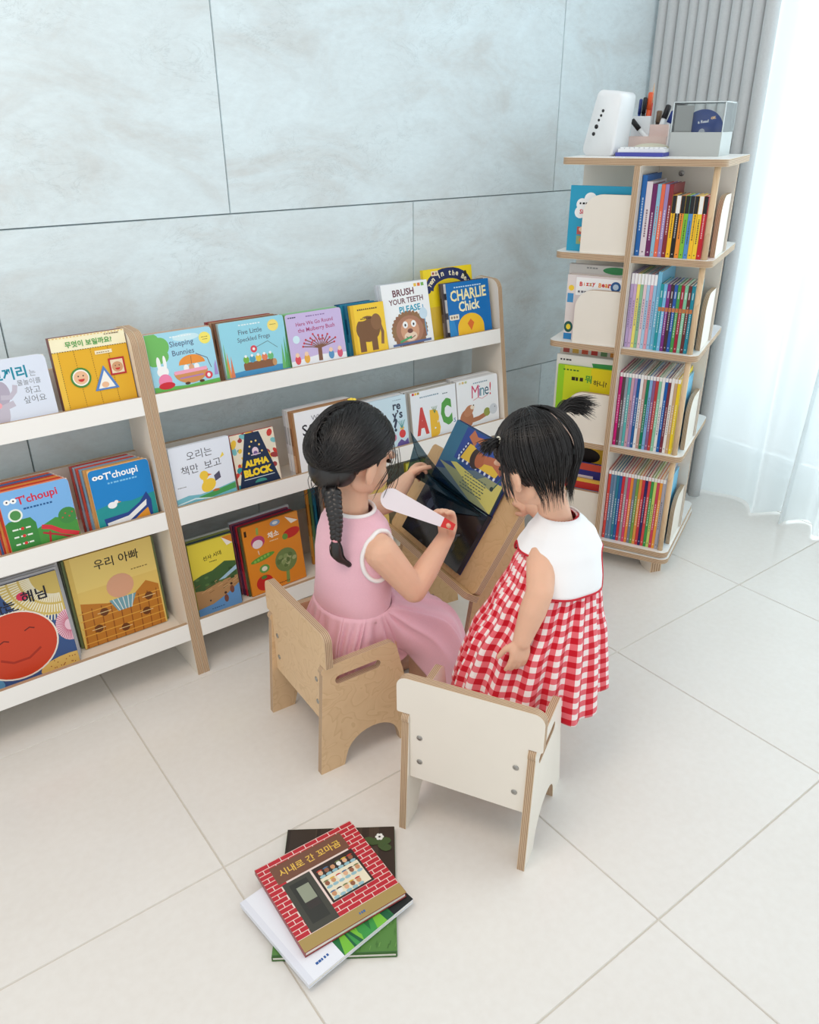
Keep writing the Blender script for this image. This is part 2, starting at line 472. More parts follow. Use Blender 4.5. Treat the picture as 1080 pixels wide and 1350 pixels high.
# ---------------------------------------------------------------- curtains
def curtain(name, y0, y1, xf, zt, zb, ny, nz, material):
    vs = []; fs = []
    for j in range(nz + 1):
        t = j / nz; z = zt + (zb - zt) * t
        for i in range(ny + 1):
            s = i / ny; y = y0 + (y1 - y0) * s
            dx, dy = xf(s, y, t); vs.append((dx, y + dy, z))
    for j in range(nz):
        for i in range(ny):
            a = j * (ny + 1) + i; fs.append((a, a + ny + 1, a + ny + 2, a + 1))
    me = bpy.data.meshes.new(name); me.from_pydata(vs, [], fs); me.polygons.foreach_set('use_smooth', [True] * len(fs)); me.update()
    return link(name, me, material)
DRAPE = mat('grey_linen_drape', (206, 208, 209), 0.9, 0.1, sheen=0.2, var=0.03, vscale=180, bump=0.15, bscale=500)
def f_drape(s, y, t):
    ph = s * 2 * PI * 11 + 0.5 * math.sin(s * 17)
    w = abs(math.sin(ph / 2)) ** 0.75
    return 2.625 - 0.045 * w + 0.02 * t * s - 0.03 * (1 - s) * t, 0.007 * math.sin(ph)
dr = curtain('drape_curtain', 2.03, 1.60, f_drape, 2.34, 0.012, 280, 24, DRAPE)
so = dr.modifiers.new('cloth', 'SOLIDIFY'); so.thickness = 0.0015
tag(dr, 'grey pleated blackout curtain hanging in the corner behind the revolving bookcase', 'curtain')
def sheer_mat():
    m = bpy.data.materials.new('white_sheer_voile'); m.use_nodes = True; nt = m.node_tree
    b = nt.nodes['Principled BSDF']; out = nt.nodes['Material Output']
    b.inputs['Base Color'].default_value = rgb(247, 250, 251); b.inputs['Roughness'].default_value = 0.9; b.inputs['Specular IOR Level'].default_value = 0.1
    tl = nt.nodes.new('ShaderNodeBsdfTranslucent'); tl.inputs[0].default_value = rgb(247, 251, 252)
    tp = nt.nodes.new('ShaderNodeBsdfTransparent')
    m1 = nt.nodes.new('ShaderNodeMixShader'); m1.inputs[0].default_value = 0.55
    m2 = nt.nodes.new('ShaderNodeMixShader'); m2.inputs[0].default_value = 0.14
    nt.links.new(b.outputs[0], m1.inputs[1]); nt.links.new(tl.outputs[0], m1.inputs[2])
    nt.links.new(m1.outputs[0], m2.inputs[1]); nt.links.new(tp.outputs[0], m2.inputs[2]); nt.links.new(m2.outputs[0], out.inputs[0])
    return m
SHEER = sheer_mat()
def f_sheer(s, y, t):
    ph = s * 2 * PI * 15 + 1.6 * math.sin(s * 23) + 0.8 * math.sin(s * 9 + 1)
    a = 0.030 + 0.018 * t + 0.012 * math.sin(s * 31)
    x = 2.735 + a * math.sin(ph) + 0.012 * math.sin(2.1 * ph + 2 * t) - 0.03 * t * t
    return x, 0.022 * math.cos(ph) * (0.5 + 0.5 * t) + 0.02 * math.sin(s * 40 + 3 * t) * t
sh = curtain('sheer_curtain', 1.86, -0.45, f_sheer, 2.34, 0.008, 520, 30, SHEER)
tag(sh, 'white sheer curtain with soft folds reaching the floor at the bright window', 'curtain')
hem = mat('sheer_hem', (250, 251, 252), 0.9)

# ================================================================ book racks
FY0, FK = 1.74, (1.869 - 1.74) / 0.90          # front edge of the side panels: y = FY0 + FK z
BACK_Y, RACK_H, PT = 1.98, 0.905, 0.0162
slope = Vector((0, FK, 1)).normalized()
TIERS = [(0.713, 0.757, 0.115), (0.421, 0.467, 0.163), (0.107, 0.154, 0.165)]   # lip bottom, lip top, back board height
def rack_front(z): return FY0 + FK * z
def side_outline():
    ft = rack_front(RACK_H)
    return rounded([(FY0, 0), (BACK_Y, 0), (BACK_Y, RACK_H), (ft, RACK_H)], [0, 0, 0.018, 0.035], 7)
def build_rack(x0, x1, label):
    root = empty('book_rack', (x0, FY0, 0)); inv = Matrix.Translation((-x0, -FY0, 0))
    tag(root, label, 'bookshelf', 'low front-facing book racks against the tiled wall')
    for xx in (x0, x1 - PT):
        board('side_panel', side_outline(), PT, inv @ frame((xx, 0, 0), (0, 1, 0), (0, 0, 1)), root)
    a, b = x0 + PT + 0.0003, x1 - PT - 0.0003
    L = b - a
    for zb, zt, bh in TIERS:
        tt = 0.014
        o = Vector((a, rack_front(zb) - 0.0, zb))
        hh = (zt - zb) / slope.z
        board('front_lip', [(0, 0), (L, 0), (L, hh), (0, hh)], tt, inv @ frame(o, (1, 0, 0), slope) @ Matrix.Translation((0, 0, -tt)), root, WHITE_P)
        yi = rack_front(zb) + tt + 0.002
        board('shelf_floor', [(0, 0), (L, 0), (L, BACK_Y - 0.004 - yi), (0, BACK_Y - 0.004 - yi)], 0.014, inv @ Matrix.Translation((a, yi, zb)), root)
        board('back_board', [(0, 0), (L, 0), (L, bh - 0.015), (0, bh - 0.015)], 0.013, inv @ frame((a, BACK_Y - 0.004, zb + 0.0145), (1, 0, 0), (0, 0, 1)), root)
    return root
build_rack(-0.565, 0.5970, 'left-hand cream plywood book rack, cut off by the picture edge, with front-facing books')
build_rack(0.5980, 1.7605, 'cream plywood book rack with three rows of front-facing books behind the two girls')

# ================================================================ revolving bookcase
TCX, TCY, TPH, TS2 = 2.1138, 1.596, -1.1367, 0.2245
TM = Matrix.Translation((TCX, TCY, 0)) @ Matrix.Rotation(TPH, 4, 'Z')   # local: x along the near face, y into the depth
PZ = [0.0900, 0.4235, 0.7372, 1.0017, 1.2563]                           # upper faces of the plates
PTH = 0.018
tower = empty('revolving_bookcase', mw=TM)
tag(tower, 'tall square revolving bookcase of cream plywood full of thin books', 'bookshelf')
sq = lambda s, r: rounded([(-s, -s), (s, -s), (s, s), (-s, s)], r, 7)
for k, z in enumerate(PZ):
    board('shelf_plate', sq(TS2, 0.026), PTH, Matrix.Translation((0, 0, z - PTH)), tower, WHITE_P)
board('base_plate', sq(TS2 + 0.004, 0.03), 0.016, Matrix.Translation((0, 0, 0.051)), tower, WHITE_P)
mb = MB(); mb.lathe([(0.09, 0.0672), (0.09, 0.0718)], 28); mb.build('turntable', mat('steel_bearing', (150, 150, 150), 0.4, metal=0.8), tower)
for a in (PI / 4, -PI / 4):
    R = Matrix.Rotation(a, 4, 'Z'); L2 = 0.272
    out = [(-L2, 0.0), (-L2 + 0.05, 0.0), (-L2 + 0.09, 0.03), (L2 - 0.09, 0.03), (L2 - 0.05, 0.0), (L2, 0.0), (L2, 0.0505), (-L2, 0.0505)]
    if a < 0:
        for sgn in (-1, 1):
            q = [(sgn * x, z) for x, z in [(0.022, 0.03), (L2 - 0.09, 0.03), (L2 - 0.05, 0.0), (L2, 0.0), (L2, 0.0505), (0.022, 0.0505)]]
            board('foot_beam', q if sgn > 0 else q[::-1], 0.04, R @ frame((0, 0.02, 0), (1, 0, 0), (0, 0, 1)), tower)
    else:
        board('foot_beam', out, 0.04, R @ frame((0, 0.02, 0), (1, 0, 0), (0, 0, 1)), tower)
DIV = 0.016
for k in range(len(PZ) - 1):
    z0, z1 = PZ[k] + 0.0003, PZ[k + 1] - PTH - 0.0003; H = z1 - z0; e = TS2 - 0.002
    board('divider', [(0, 0), (2 * e, 0), (2 * e, H), (0, H)], DIV, Matrix.Translation((0, 0, z0)) @ frame((-0.012, -e, 0), (0, 1, 0), (0, 0, 1)), tower)
    for x0, x1 in ((-e, -0.0125), (0.0045, e)):
        board('divider', [(0, 0), (x1 - x0, 0), (x1 - x0, H), (0, H)], DIV, Matrix.Translation((0, 0, z0)) @ frame((x0, 0.012, 0), (1, 0, 0), (0, 0, 1)), tower)
    for q in range(4):
        R = Matrix.Rotation(q * PI / 2, 4, 'Z')
        mb = MB(); mb.tube([(TS2 - 0.026, -TS2 + 0.022, z0), (TS2 - 0.026, -TS2 + 0.022, z1)], 0.0085, 14)
        if q % 2 == 0: mb.build('dowel', birch('beech_dowel', (226, 196, 158), (214, 180, 140)), tower, R)
        rw, rh = 0.138, 0.160
        o = rounded([(0, 0), (rw, 0), (rw, rh), (0, rh)], [0, 0, 0, 0.055], 9)
        board('side_stop', o, 0.013, Matrix.Translation((0, 0, z0)) @ R @ frame((-0.0125 - rw, -TS2 + 0.020, 0), (1, 0, 0), (0, 0, 1)), tower)
# edge strip of the long divider running past the plates on the near face
o = board('edge_post', [(0, 0), (0.014, 0), (0.014, PZ[-1] - PTH - PZ[0] - 0.001), (0, PZ[-1] - PTH - PZ[0] - 0.001)], DIV, frame((-0.012, -TS2 - 0.0147, PZ[0] + 0.0005), (0, 1, 0), (0, 0, 1)), tower)
SCREW = mat('screw_steel', (170, 168, 164), 0.35, metal=0.9)
for uu in (0.07, 0.17):
    for k in (3,):
        mb = MB(); mb.lathe([(0.008, 0), (0.008, 0.0012), (0.006, 0.002)], 14); mb.lathe([(0.0028, 0.002), (0.0028, 0.0022)], 6)
        mb.build('screw', SCREW, tower, frame((uu, -0.0042, PZ[k + 1] - 0.046), (1, 0, 0), (0, 0, 1)))

# ================================================================ kids' chairs
def chair(name, C0, d, face, label, edge=None):
    """C0: ground point midway between the rear feet; d: unit vector from left rear foot to right rear foot"""
    d = Vector((d[0], d[1], 0)).normalized(); n = Vector((-d.y, d.x, 0))
    root = empty(name, mw=frame(C0, d, n)); tag(root, label, 'chair')
    W2, T = 0.1375, 0.0155
    D0, D1, HH = 0.275, 0.200, 0.292
    arch = [(0.1400 + 0.074 * math.cos(t), 0.078 * math.sin(t) ** 0.8) for t in [PI * k / 14 for k in range(1, 14)]]
    out = [(0, 0), (0.062, 0)] + arch[::-1] + [(0.216, 0), (D0, 0)] + rounded([(D0, 0), (D1 + 0.005, HH), (0.0, HH)], [0, 0.022, 0.012], 5)[1:]
    slot = [(0.060 + 0.011 * math.cos(t), 0.247 + 0.011 * math.sin(t)) for t in [PI / 2 + PI * k / 8 for k in range(9)]] + \
           [(0.155 + 0.011 * math.cos(t), 0.247 + 0.011 * math.sin(t)) for t in [-PI / 2 + PI * k / 8 for k in range(9)]]
    for x in (-W2, W2 - T):
        # outline plane: local (depth, up); thickness along +x
        board('side_panel', out, T, frame((x, 0, 0), (0, 1, 0), (0, 0, 1)), root, face, [slot], edge)
    iw = W2 - T - 0.0006
    bo = rounded([(-iw, 0.132), (iw, 0.132), (iw, 0.2925), (W2 + 0.012, 0.2925), (W2 + 0.012, 0.378), (-W2 - 0.012, 0.378), (-W2 - 0.012, 0.2925), (-iw, 0.2925)],
                 [0, 0, 0, 0.004, 0.022, 0.022, 0.004, 0], 6)
    board('backrest', bo, 0.018, frame((0, 0.040, 0), (1, 0, 0), (0, 0, 1)), root, face, (), edge)
    board('seat', [(-iw, 0.0405), (iw, 0.0405), (iw, 0.222), (-iw, 0.222)], 0.015, Matrix.Translation((0, 0, 0.160)), root, face, (), edge)
    for x in (-0.100, 0.100):
        for z in (0.178, 0.240):
            mb = MB(); mb.lathe([(0.0062, 0), (0.0062, 0.0008), (0.0048, 0.0016)], 14); mb.lathe([(0.0022, 0.0016), (0.0022, 0.0018)], 6)
            mb.build('screw', SCREW, root, frame((x, 0.0218, z), (1, 0, 0), (0, 0, 1)))
    return root
a_, b_ = Vector((0.843, 0.7507, 0)), Vector((0.7088, 0.9941, 0))
chair('kids_chair', (a_ + b_) / 2, (a_ - b_), CREAM, 'low cream kids chair seen from behind with four screws in its back')
a_, b_ = Vector((0.656, 1.225, 0)), Vector((0.6705, 1.492, 0))
BIRCH = birch('birch_veneer', (224, 192, 152), (212, 178, 136))
chair('kids_chair', (a_ + b_) / 2, (a_ - b_), BIRCH, 'low natural birch kids chair with the girl in pink on it')

# ================================================================ books
_cov = {}
def cover_mat(c):
    k = 'cover_%d_%d_%d' % tuple(c)
    return mat(k, c, 0.38, 0.4)
_ord = ['first', 'second', 'third', 'fourth', 'fifth', 'sixth', 'seventh', 'eighth', 'ninth', 'tenth', 'eleventh', 'twelfth', 'thirteenth',
        'fourteenth', 'fifteenth', 'sixteenth', 'seventeenth', 'eighteenth', 'nineteenth', 'twentieth', 'twenty-first', 'twenty-second', 'twenty-third']

def make_book(mw, w, h, th, col, label, art=None, spine=None, group=None, r=0.002, name='picture_book', ct=0.0016, back=None, art_z=0.0):
    """front face at local y=0 facing -y, spine at x=0, standing on z=0"""
    o = [(0, 0), (w, 0), (w, h), (0, h)]
    o = rounded(o, [0, r, r, 0], 3)
    mb = MB()
    for y0, y1 in ((0, ct), (th - ct, th)):
        n = len(o)
        vs = [(p[0], y0, p[1]) for p in o] + [(p[0], y1, p[1]) for p in o]
        fs = [tuple(range(n)), tuple(range(2 * n - 1, n - 1, -1))] + [(k, n + k, n + (k + 1) % n, (k + 1) % n) for k in range(n)]
        mb.add(vs, fs)
    mb.box(0, ct, ct, th - ct, 0, h)
    root = mb.build(name, cover_mat(col)); root.matrix_world = mw
    tag(root, label, 'book', group)
    i = min(0.003, r + 0.0005) if r < 0.006 else 0.0018
    mb = MB(); mb.box(ct + 0.0002, w - i, ct + 0.0001, th - ct - 0.0001, i * 0.7, h - i); mb.build('pages', PAGES, root)
    if art: art.build('cover_art', root, frame((0, 0, art_z), (1, 0, 0), (0, 0, 1)))
    if spine: spine.build('spine_art', root, frame((0, th, 0), (0, -1, 0), (0, 0, 1)))
    return root

# ---------------------------------------------------------------- cover pictures
def dash(a, x0, y0, x1, y1, n, wd, col):
    for k in range(n):
        t0 = k / n; t1 = (k + 0.55) / n
        a.line([(x0 + (x1 - x0) * t0, y0 + (y1 - y0) * t0), (x0 + (x1 - x0) * t1, y0 + (y1 - y0) * t1)], wd, col)
def bars(a, x, y, w, n, col, hh=0.012):
    """a line of writing too small to read"""
    rn = random.Random(int(x * 977 + y * 131 + n)); p = x
    for k in range(n):
        q = w / n * (0.55 + 0.35 * rn.random()); a.rect(p, y, p + q, y + hh, col); p += w / n
def face(a, x, y, r, skin=(240, 190, 150)):
    a.ell(x, y, r, r * 0.95, skin); a.ell(x - r * 0.35, y + r * 0.25, r * 0.1, r * 0.12, (50, 35, 30), n=8); a.ell(x + r * 0.35, y + r * 0.25, r * 0.1, r * 0.12, (50, 35, 30), n=8)
    a.ell(x, y - r * 0.2, r * 0.45, r * 0.4, (205, 50, 45), n=12, a0=PI, a1=2 * PI)

def c_elephant(w, h):
    a = Art(w, h, (222, 230, 245), 0.012); g = (196, 190, 204)
    a.ell(0.30, 0.20, 0.18, 0.24, g); a.ell(0.28, 0.43, 0.22, 0.18, g); a.ell(0.44, 0.48, 0.09, 0.14, (180, 172, 190)); a.ell(0.38, 0.30, 0.035, 0.035, (238, 170, 180)); a.ell(0.25, 0.40, 0.012, 0.014, (70, 60, 70), n=8)
    a.line([(0.42, 0.42), (0.52, 0.40), (0.58, 0.48), (0.60, 0.58)], 0.055, g); a.line([(0.42, 0.25), (0.55, 0.30)], 0.07, g)
    a.text('코끼리', 0.56, 0.76, 0.40, (22, 140, 165), 0.03, 0.03); a.text('는', 0.82, 0.73, 0.07, (120, 124, 130))
    a.text('물놀이를', 0.76, 0.60, 0.26, (120, 124, 130)); a.text('하고', 0.78, 0.46, 0.17, (120, 124, 130)); a.text('싶어요', 0.78, 0.32, 0.25, (120, 124, 130))
    return a
def c_yellow(w, h):
    a = Art(w, h, (233, 178, 38)); a.rect(0, 0.80, 1, 1, (250, 242, 206)); a.rect(0.0, 0, 0.075, 0.80, (240, 195, 70))
    dash(a, 0.075, 0, 0.075, 0.8, 26, 0.008, (90, 60, 30))
    for x in (0.30, 0.52, 0.75): dash(a, x, 0, x - 0.02, 0.8, 26, 0.008, (150, 105, 30))
    dash(a, 0.0, 0.80, 1, 0.80, 30, 0.008, (60, 45, 30)); dash(a, 0.0, 0.985, 1, 0.985, 22, 0.01, (235, 190, 80))
    a.text('무엇이 보일까요?', 0.50, 0.885, 0.62, (74, 160, 72), 0, 0.02); bars(a, 0.72, 0.955, 0.2, 6, (120, 90, 60))
    a.rect(0.55, 0.70, 0.78, 0.75, (248, 236, 200)); bars(a, 0.57, 0.715, 0.18, 6, (140, 110, 80))
    a.ell(0.30, 0.42, 0.135, 0.135, (70, 140, 60)); a.ell(0.30, 0.42, 0.11, 0.11, (250, 246, 236)); face(a, 0.30, 0.42, 0.095)
    a.poly([(0.45, 0.20), (0.78, 0.20), (0.62, 0.54)], (90, 135, 200)); a.poly([(0.50, 0.225), (0.73, 0.225), (0.62, 0.47)], (250, 246, 236)); a.ell(0.60, 0.27, 0.05, 0.04, (240, 190, 150))
    a.rect(0.70, 0.38, 0.92, 0.62, (190, 44, 44)); a.rect(0.725, 0.405, 0.895, 0.595, (240, 222, 190)); face(a, 0.81, 0.49, 0.075, (214, 160, 118))
    return a
def c_tch_green(w, h):
    a = Art(w, h, (126, 184, 238), 0.010); a.poly([(0, 0), (1, 0), (1, 0.30), (0.7, 0.42), (0.4, 0.30), (0, 0.36)], (70, 150, 62))
    a.poly([(0, 0), (0.42, 0), (0.42, 0.42), (0.36, 0.52), (0.06, 0.52), (0, 0.48)], (58, 138, 60))
    a.ell(0.88, 0.40, 0.14, 0.13, (64, 140, 66)); [a.ell(0.80 + 0.05 * k, 0.38 + 0.06 * (k % 2), 0.012, 0.012, (210, 50, 50), n=6) for k in range(4)]
    a.text("T'choupi", 0.52, 0.81, 0.58, (214, 40, 70), 0.05, 0.022)
    for x in (0.10, 0.19): a.ell(x, 0.83, 0.045, 0.04, (255, 255, 255)); a.ell(x, 0.83, 0.014, 0.014, (40, 40, 60), n=8)
    bars(a, 0.30, 0.66, 0.42, 9, (30, 90, 150), 0.028); a.ell(0.17, 0.60, 0.10, 0.10, (240, 248, 238)); a.ell(0.17, 0.60, 0.075, 0.075, (80, 150, 80))
    a.line([(0.48, 0.32), (0.60, 0.28), (0.75, 0.16), (0.98, 0.06)], 0.07, (216, 50, 62)); a.line([(0.48, 0.22), (0.66, 0.14), (0.9, 0.02)], 0.03, (180, 34, 48)); a.line([(0.55, 0.0), (0.58, 0.22)], 0.03, (180, 34, 48))
    for k, y in enumerate((0.36, 0.24, 0.12)):
        bars(a, 0.08, y, 0.28, 3, (238, 248, 236), 0.025); a.ell(0.22, y + 0.012, 0.025, 0.025, (220, 50, 50), n=8)
    return a
def c_tch_blue(w, h):
    a = Art(w, h, (18, 132, 205), 0.010); a.poly([(0, 0), (1, 0), (1, 0.42), (0.6, 0.36), (0.3, 0.40), (0, 0.34)], (26, 148, 150))
    a.text("T'choupi", 0.52, 0.85, 0.56, (255, 255, 255), 0.03, 0.022); bars(a, 0.28, 0.72, 0.50, 10, (130, 200, 240), 0.026)
    for x in (0.10, 0.19): a.ell(x, 0.86, 0.045, 0.035, (255, 255, 255)); a.ell(x, 0.86, 0.014, 0.014, (40, 40, 60), n=8)
    a.poly([(0.1, 0.16), (0.5, 0.18), (0.72, 0.30), (0.86, 0.45), (0.92, 0.30), (0.90, 0.0), (0.12, 0.0)], (30, 66, 140))
    a.poly([(0.14, 0.08), (0.5, 0.12), (0.84, 0.32), (0.82, 0.22), (0.5, 0.03), (0.14, 0.02)], (240, 240, 240)); a.poly([(0.55, 0.0), (0.86, 0.0), (0.84, 0.18), (0.7, 0.10)], (226, 150, 40))
    a.ell(0.28, 0.36, 0.075, 0.055, (245, 245, 248)); a.ell(0.35, 0.40, 0.035, 0.030, (245, 245, 248)); a.poly([(0.38, 0.40), (0.43, 0.385), (0.38, 0.375)], (240, 150, 40))
    return a
def c_sun(w, h):
    a = Art(w, h, (56, 86, 140)); rn = random.Random(4)
    a.ell(0.98, 0.99, 0.50, 0.42, (216, 190, 104), n=24)
    for k in range(26):
        t = PI + k * 0.062; c, s = math.cos(t), math.sin(t)
        for r0, r1 in ((0.22, 0.31), (0.33, 0.41), (0.43, 0.49)): a.line([(0.98 + r0 * c, 0.99 + r0 * s), (0.98 + r1 * c, 0.99 + r1 * s)], 0.012, (246, 240, 214))
    a.ell(0.30, 0.98, 0.16, 0.14, (226, 160, 60)); a.ell(1.0, 0.42, 0.13, 0.16, (236, 200, 214))
    for k in range(22):
        t = PI / 2 + k * PI / 21; a.line([(1.0 + 0.05 * math.cos(t), 0.42 + 0.06 * math.sin(t)), (1.0 + 0.13 * math.cos(t), 0.42 + 0.16 * math.sin(t))], 0.006, (196, 70, 110))
    a.ell(0.92, 0.03, 0.28, 0.10, (222, 186, 104)); a.ell(0.10, 0.04, 0.22, 0.12, (90, 150, 190))
    for k in range(16): a.ell(0.72 + 0.27 * rn.random(), 0.02 + 0.09 * rn.random(), 0.006, 0.006, (150, 60, 40), n=6)
    a.ell(0.50, 0.38, 0.375, 0.335, (240, 232, 220), n=40); a.ell(0.50, 0.38, 0.36, 0.32, (206, 66, 34), n=40)
    a.line([(0.34, 0.28), (0.44, 0.22), (0.58, 0.22), (0.70, 0.29)], 0.022, (170, 44, 20)); a.line([(0.36, 0.44), (0.41, 0.46), (0.45, 0.44)], 0.012, (110, 30, 20)); a.line([(0.60, 0.50), (0.65, 0.52), (0.69, 0.50)], 0.012, (110, 30, 20))
    a.text('하는', 0.48, 0.79, 0.20, (30, 26, 40), 0.05, 0.02); a.ell(0.66, 0.84, 0.05, 0.04, (226, 50, 90)); a.text('해님', 0.76, 0.82, 0.22, (24, 22, 40), 0, 0.02)
    bars(a, 0.42, 0.72, 0.2, 6, (30, 40, 70))
    return a
def c_dad(w, h):
    a = Art(w, h, (234, 202, 112)); a.rect(0, 0.62, 1, 1, (240, 212, 124)); a.rect(0, 0, 0.055, 1, (226, 194, 104))
    a.text('우리 아빠', 0.56, 0.86, 0.52, (40, 34, 26), 0, 0.012); bars(a, 0.70, 0.70, 0.2, 6, (150, 120, 60))
    a.poly([(0.02, 0.0), (0.98, 0.0), (0.98, 0.46), (0.84, 0.54), (0.66, 0.42), (0.36, 0.42), (0.06, 0.50)], (196, 126, 44))
    for k in range(9): a.line([(0.04 + 0.11 * k, 0.0), (0.06 + 0.11 * k, 0.42)], 0.012, (150, 84, 30))
    for k in range(5): a.line([(0.02, 0.05 + 0.085 * k), (0.98, 0.05 + 0.085 * k)], 0.012, (226, 170, 70))
    for x, y in ((0.2, 0.18), (0.5, 0.10), (0.78, 0.2), (0.3, 0.34), (0.84, 0.36)): a.ell(x, y, 0.05, 0.05, (110, 62, 28)); a.line([(x - 0.08, y), (x + 0.08, y)], 0.008, (244, 220, 160))
    a.poly([(0.38, 0.44), (0.70, 0.44), (0.62, 0.30), (0.46, 0.30)], (120, 170, 186))
    for k in range(5): a.line([(0.42 + 0.06 * k, 0.44), (0.48 + 0.035 * k, 0.30)], 0.010, (235, 240, 236))
    a.ell(0.54, 0.57, 0.16, 0.15, (226, 170, 138))
    return a
def c_bunnies(w, h):
    a = Art(w, h, (166, 220, 240), 0.008); a.poly([(0, 0), (1, 0), (1, 0.10), (0.5, 0.07), (0, 0.12)], (110, 190, 90))
    for x, y, r in ((0.06, 0.86, 0.15), (0.20, 0.78, 0.13), (0.08, 0.64, 0.15), (0.2, 0.62, 0.10)): a.ell(x, y, r, r, (116, 190, 100))
    a.ell(0.6, 0.88, 0.2, 0.05, (208, 238, 246)); a.text('Sleeping', 0.52, 0.78, 0.36, (92, 110, 140), 0.02, 0.01); a.text('Bunnies', 0.52, 0.64, 0.33, (92, 110, 140), 0.02, 0.01); bars(a, 0.36, 0.90, 0.34, 8, (240, 250, 252), 0.02)
    a.ell(0.88, 0.82, 0.09, 0.085, (250, 234, 110)); bars(a, 0.83, 0.83, 0.1, 4, (150, 130, 60)); bars(a, 0.84, 0.79, 0.08, 4, (150, 130, 60))
    a.ell(0.62, 0.42, 0.20, 0.13, (240, 150, 60), a0=0, a1=PI); a.line([(0.62, 0.55), (0.60, 0.32)], 0.008, (150, 100, 70)); a.line([(0.70, 0.58), (0.86, 0.48), (0.90, 0.30)], 0.010, (90, 80, 100))
    for x, c in ((0.52, (250, 250, 250)), (0.60, (226, 170, 130)), (0.68, (250, 250, 250))): a.ell(x, 0.36, 0.04, 0.05, c)
    a.ell(0.58, 0.30, 0.26, 0.17, (214, 150, 92), a0=PI, a1=2 * PI); a.line([(0.33, 0.30), (0.83, 0.31)], 0.05, (246, 170, 196)); a.line([(0.40, 0.20), (0.76, 0.21)], 0.02, (180, 130, 190))
    a.ell(0.84, 0.18, 0.06, 0.055, (224, 74, 90)); a.ell(0.84, 0.18, 0.025, 0.03, (250, 250, 250)); a.ell(0.5, 0.10, 0.04, 0.02, (90, 60, 40)); a.ell(0.72, 0.10, 0.04, 0.02, (90, 60, 40))
    a.ell(0.13, 0.50, 0.03, 0.10, (252, 252, 252)); a.ell(0.22, 0.51, 0.025, 0.10, (252, 252, 252)); a.ell(0.17, 0.36, 0.085, 0.08, (252, 252, 252)); a.ell(0.18, 0.20, 0.10, 0.10, (246, 140, 180)); a.ell(0.19, 0.12, 0.12, 0.05, (214, 44, 60))
    a.poly([(0.93, 0.16), (0.99, 0.16), (0.98, 0.42), (0.95, 0.34)], (170, 150, 214))
    return a
def c_frogs(w, h):
    a = Art(w, h, (152, 216, 234), 0.008); a.poly([(0, 0), (1, 0), (1, 0.12), (0.6, 0.16), (0, 0.10)], (70, 150, 200))
    a.text('Five Little', 0.46, 0.80, 0.36, (90, 110, 130), 0.02, 0.01); a.text('Speckled Frogs', 0.50, 0.66, 0.50, (90, 110, 130), 0.02, 0.01); bars(a, 0.30, 0.91, 0.34, 8, (240, 250, 252), 0.02)
    a.ell(0.82, 0.84, 0.085, 0.08, (250, 226, 120)); bars(a, 0.77, 0.85, 0.1, 4, (150, 130, 60))
    for x, t, c in ((0.95, 0.62, (86, 170, 96)), (0.90, 0.50, (110, 186, 110)), (0.99, 0.78, (70, 150, 90)), (0.05, 0.5, (236, 150, 80)), (0.10, 0.42, (226, 130, 90)), (0.02, 0.66, (120, 180, 100))):
        a.poly([(x - 0.03, 0.04), (x + 0.03, 0.04), (x + 0.01, t)], c)
    a.rect(0.28, 0.12, 0.76, 0.26, (140, 92, 60), 0.03); a.ell(0.76, 0.19, 0.035, 0.05, (200, 150, 100))
    for k, c in enumerate(((120, 180, 70), (80, 160, 190), (240, 200, 70), (230, 130, 90), (110, 190, 120))): a.ell(0.33 + 0.095 * k, 0.31, 0.045, 0.05, c); a.ell(0.33 + 0.095 * k, 0.37, 0.02, 0.02, (250, 250, 250), n=8)
    a.ell(0.47, 0.48, 0.05, 0.05, (224, 74, 90)); a.ell(0.47, 0.48, 0.02, 0.02, (250, 250, 250)); a.line([(0.5, 0.50), (0.70, 0.58), (0.84, 0.44)], 0.006, (80, 90, 90))
    return a
def c_mulberry(w, h):
    a = Art(w, h, (206, 188, 230), 0.008); a.poly([(0, 0), (1, 0), (1, 0.14), (0.5, 0.18), (0, 0.12)], (244, 246, 252))
    a.text('Here We Go Round', 0.50, 0.80, 0.66, (176, 62, 120), 0.02, 0.012); a.text('the Mulberry Bush', 0.52, 0.67, 0.66, (176, 62, 120), 0.02, 0.012); bars(a, 0.36, 0.91, 0.34, 8, (140, 110, 170), 0.02)
    a.line([(0.52, 0.06), (0.53, 0.36)], 0.07, (132, 88, 66))
    rn = random.Random(8)
    for k in range(11):
        t = PI * (0.06 + 0.088 * k); r = 0.26 + 0.08 * rn.random(); x, y = 0.53 + r * math.cos(t), 0.33 + r * 0.75 * math.sin(t)
        a.line([(0.53, 0.30), ((0.53 + x) / 2 + 0.02, (0.31 + y) / 2), (x, y)], 0.016, (132, 88, 66)); a.ell(x, y, 0.018, 0.018, (206, 60, 80), n=8); a.ell((x + 0.53) / 2, (y + 0.4) / 2, 0.014, 0.014, (206, 60, 80), n=8)
    for x, c in ((0.12, (230, 80, 90)), (0.28, (240, 180, 70)), (0.72, (90, 150, 200)), (0.88, (220, 90, 120))): a.ell(x, 0.14, 0.05, 0.07, c); a.ell(x, 0.23, 0.035, 0.035, (246, 210, 180))
    a.ell(0.14, 0.52, 0.06, 0.06, (214, 240, 250)); bars(a, 0.05, 0.92, 0.14, 4, (60, 60, 90), 0.02)
    return a
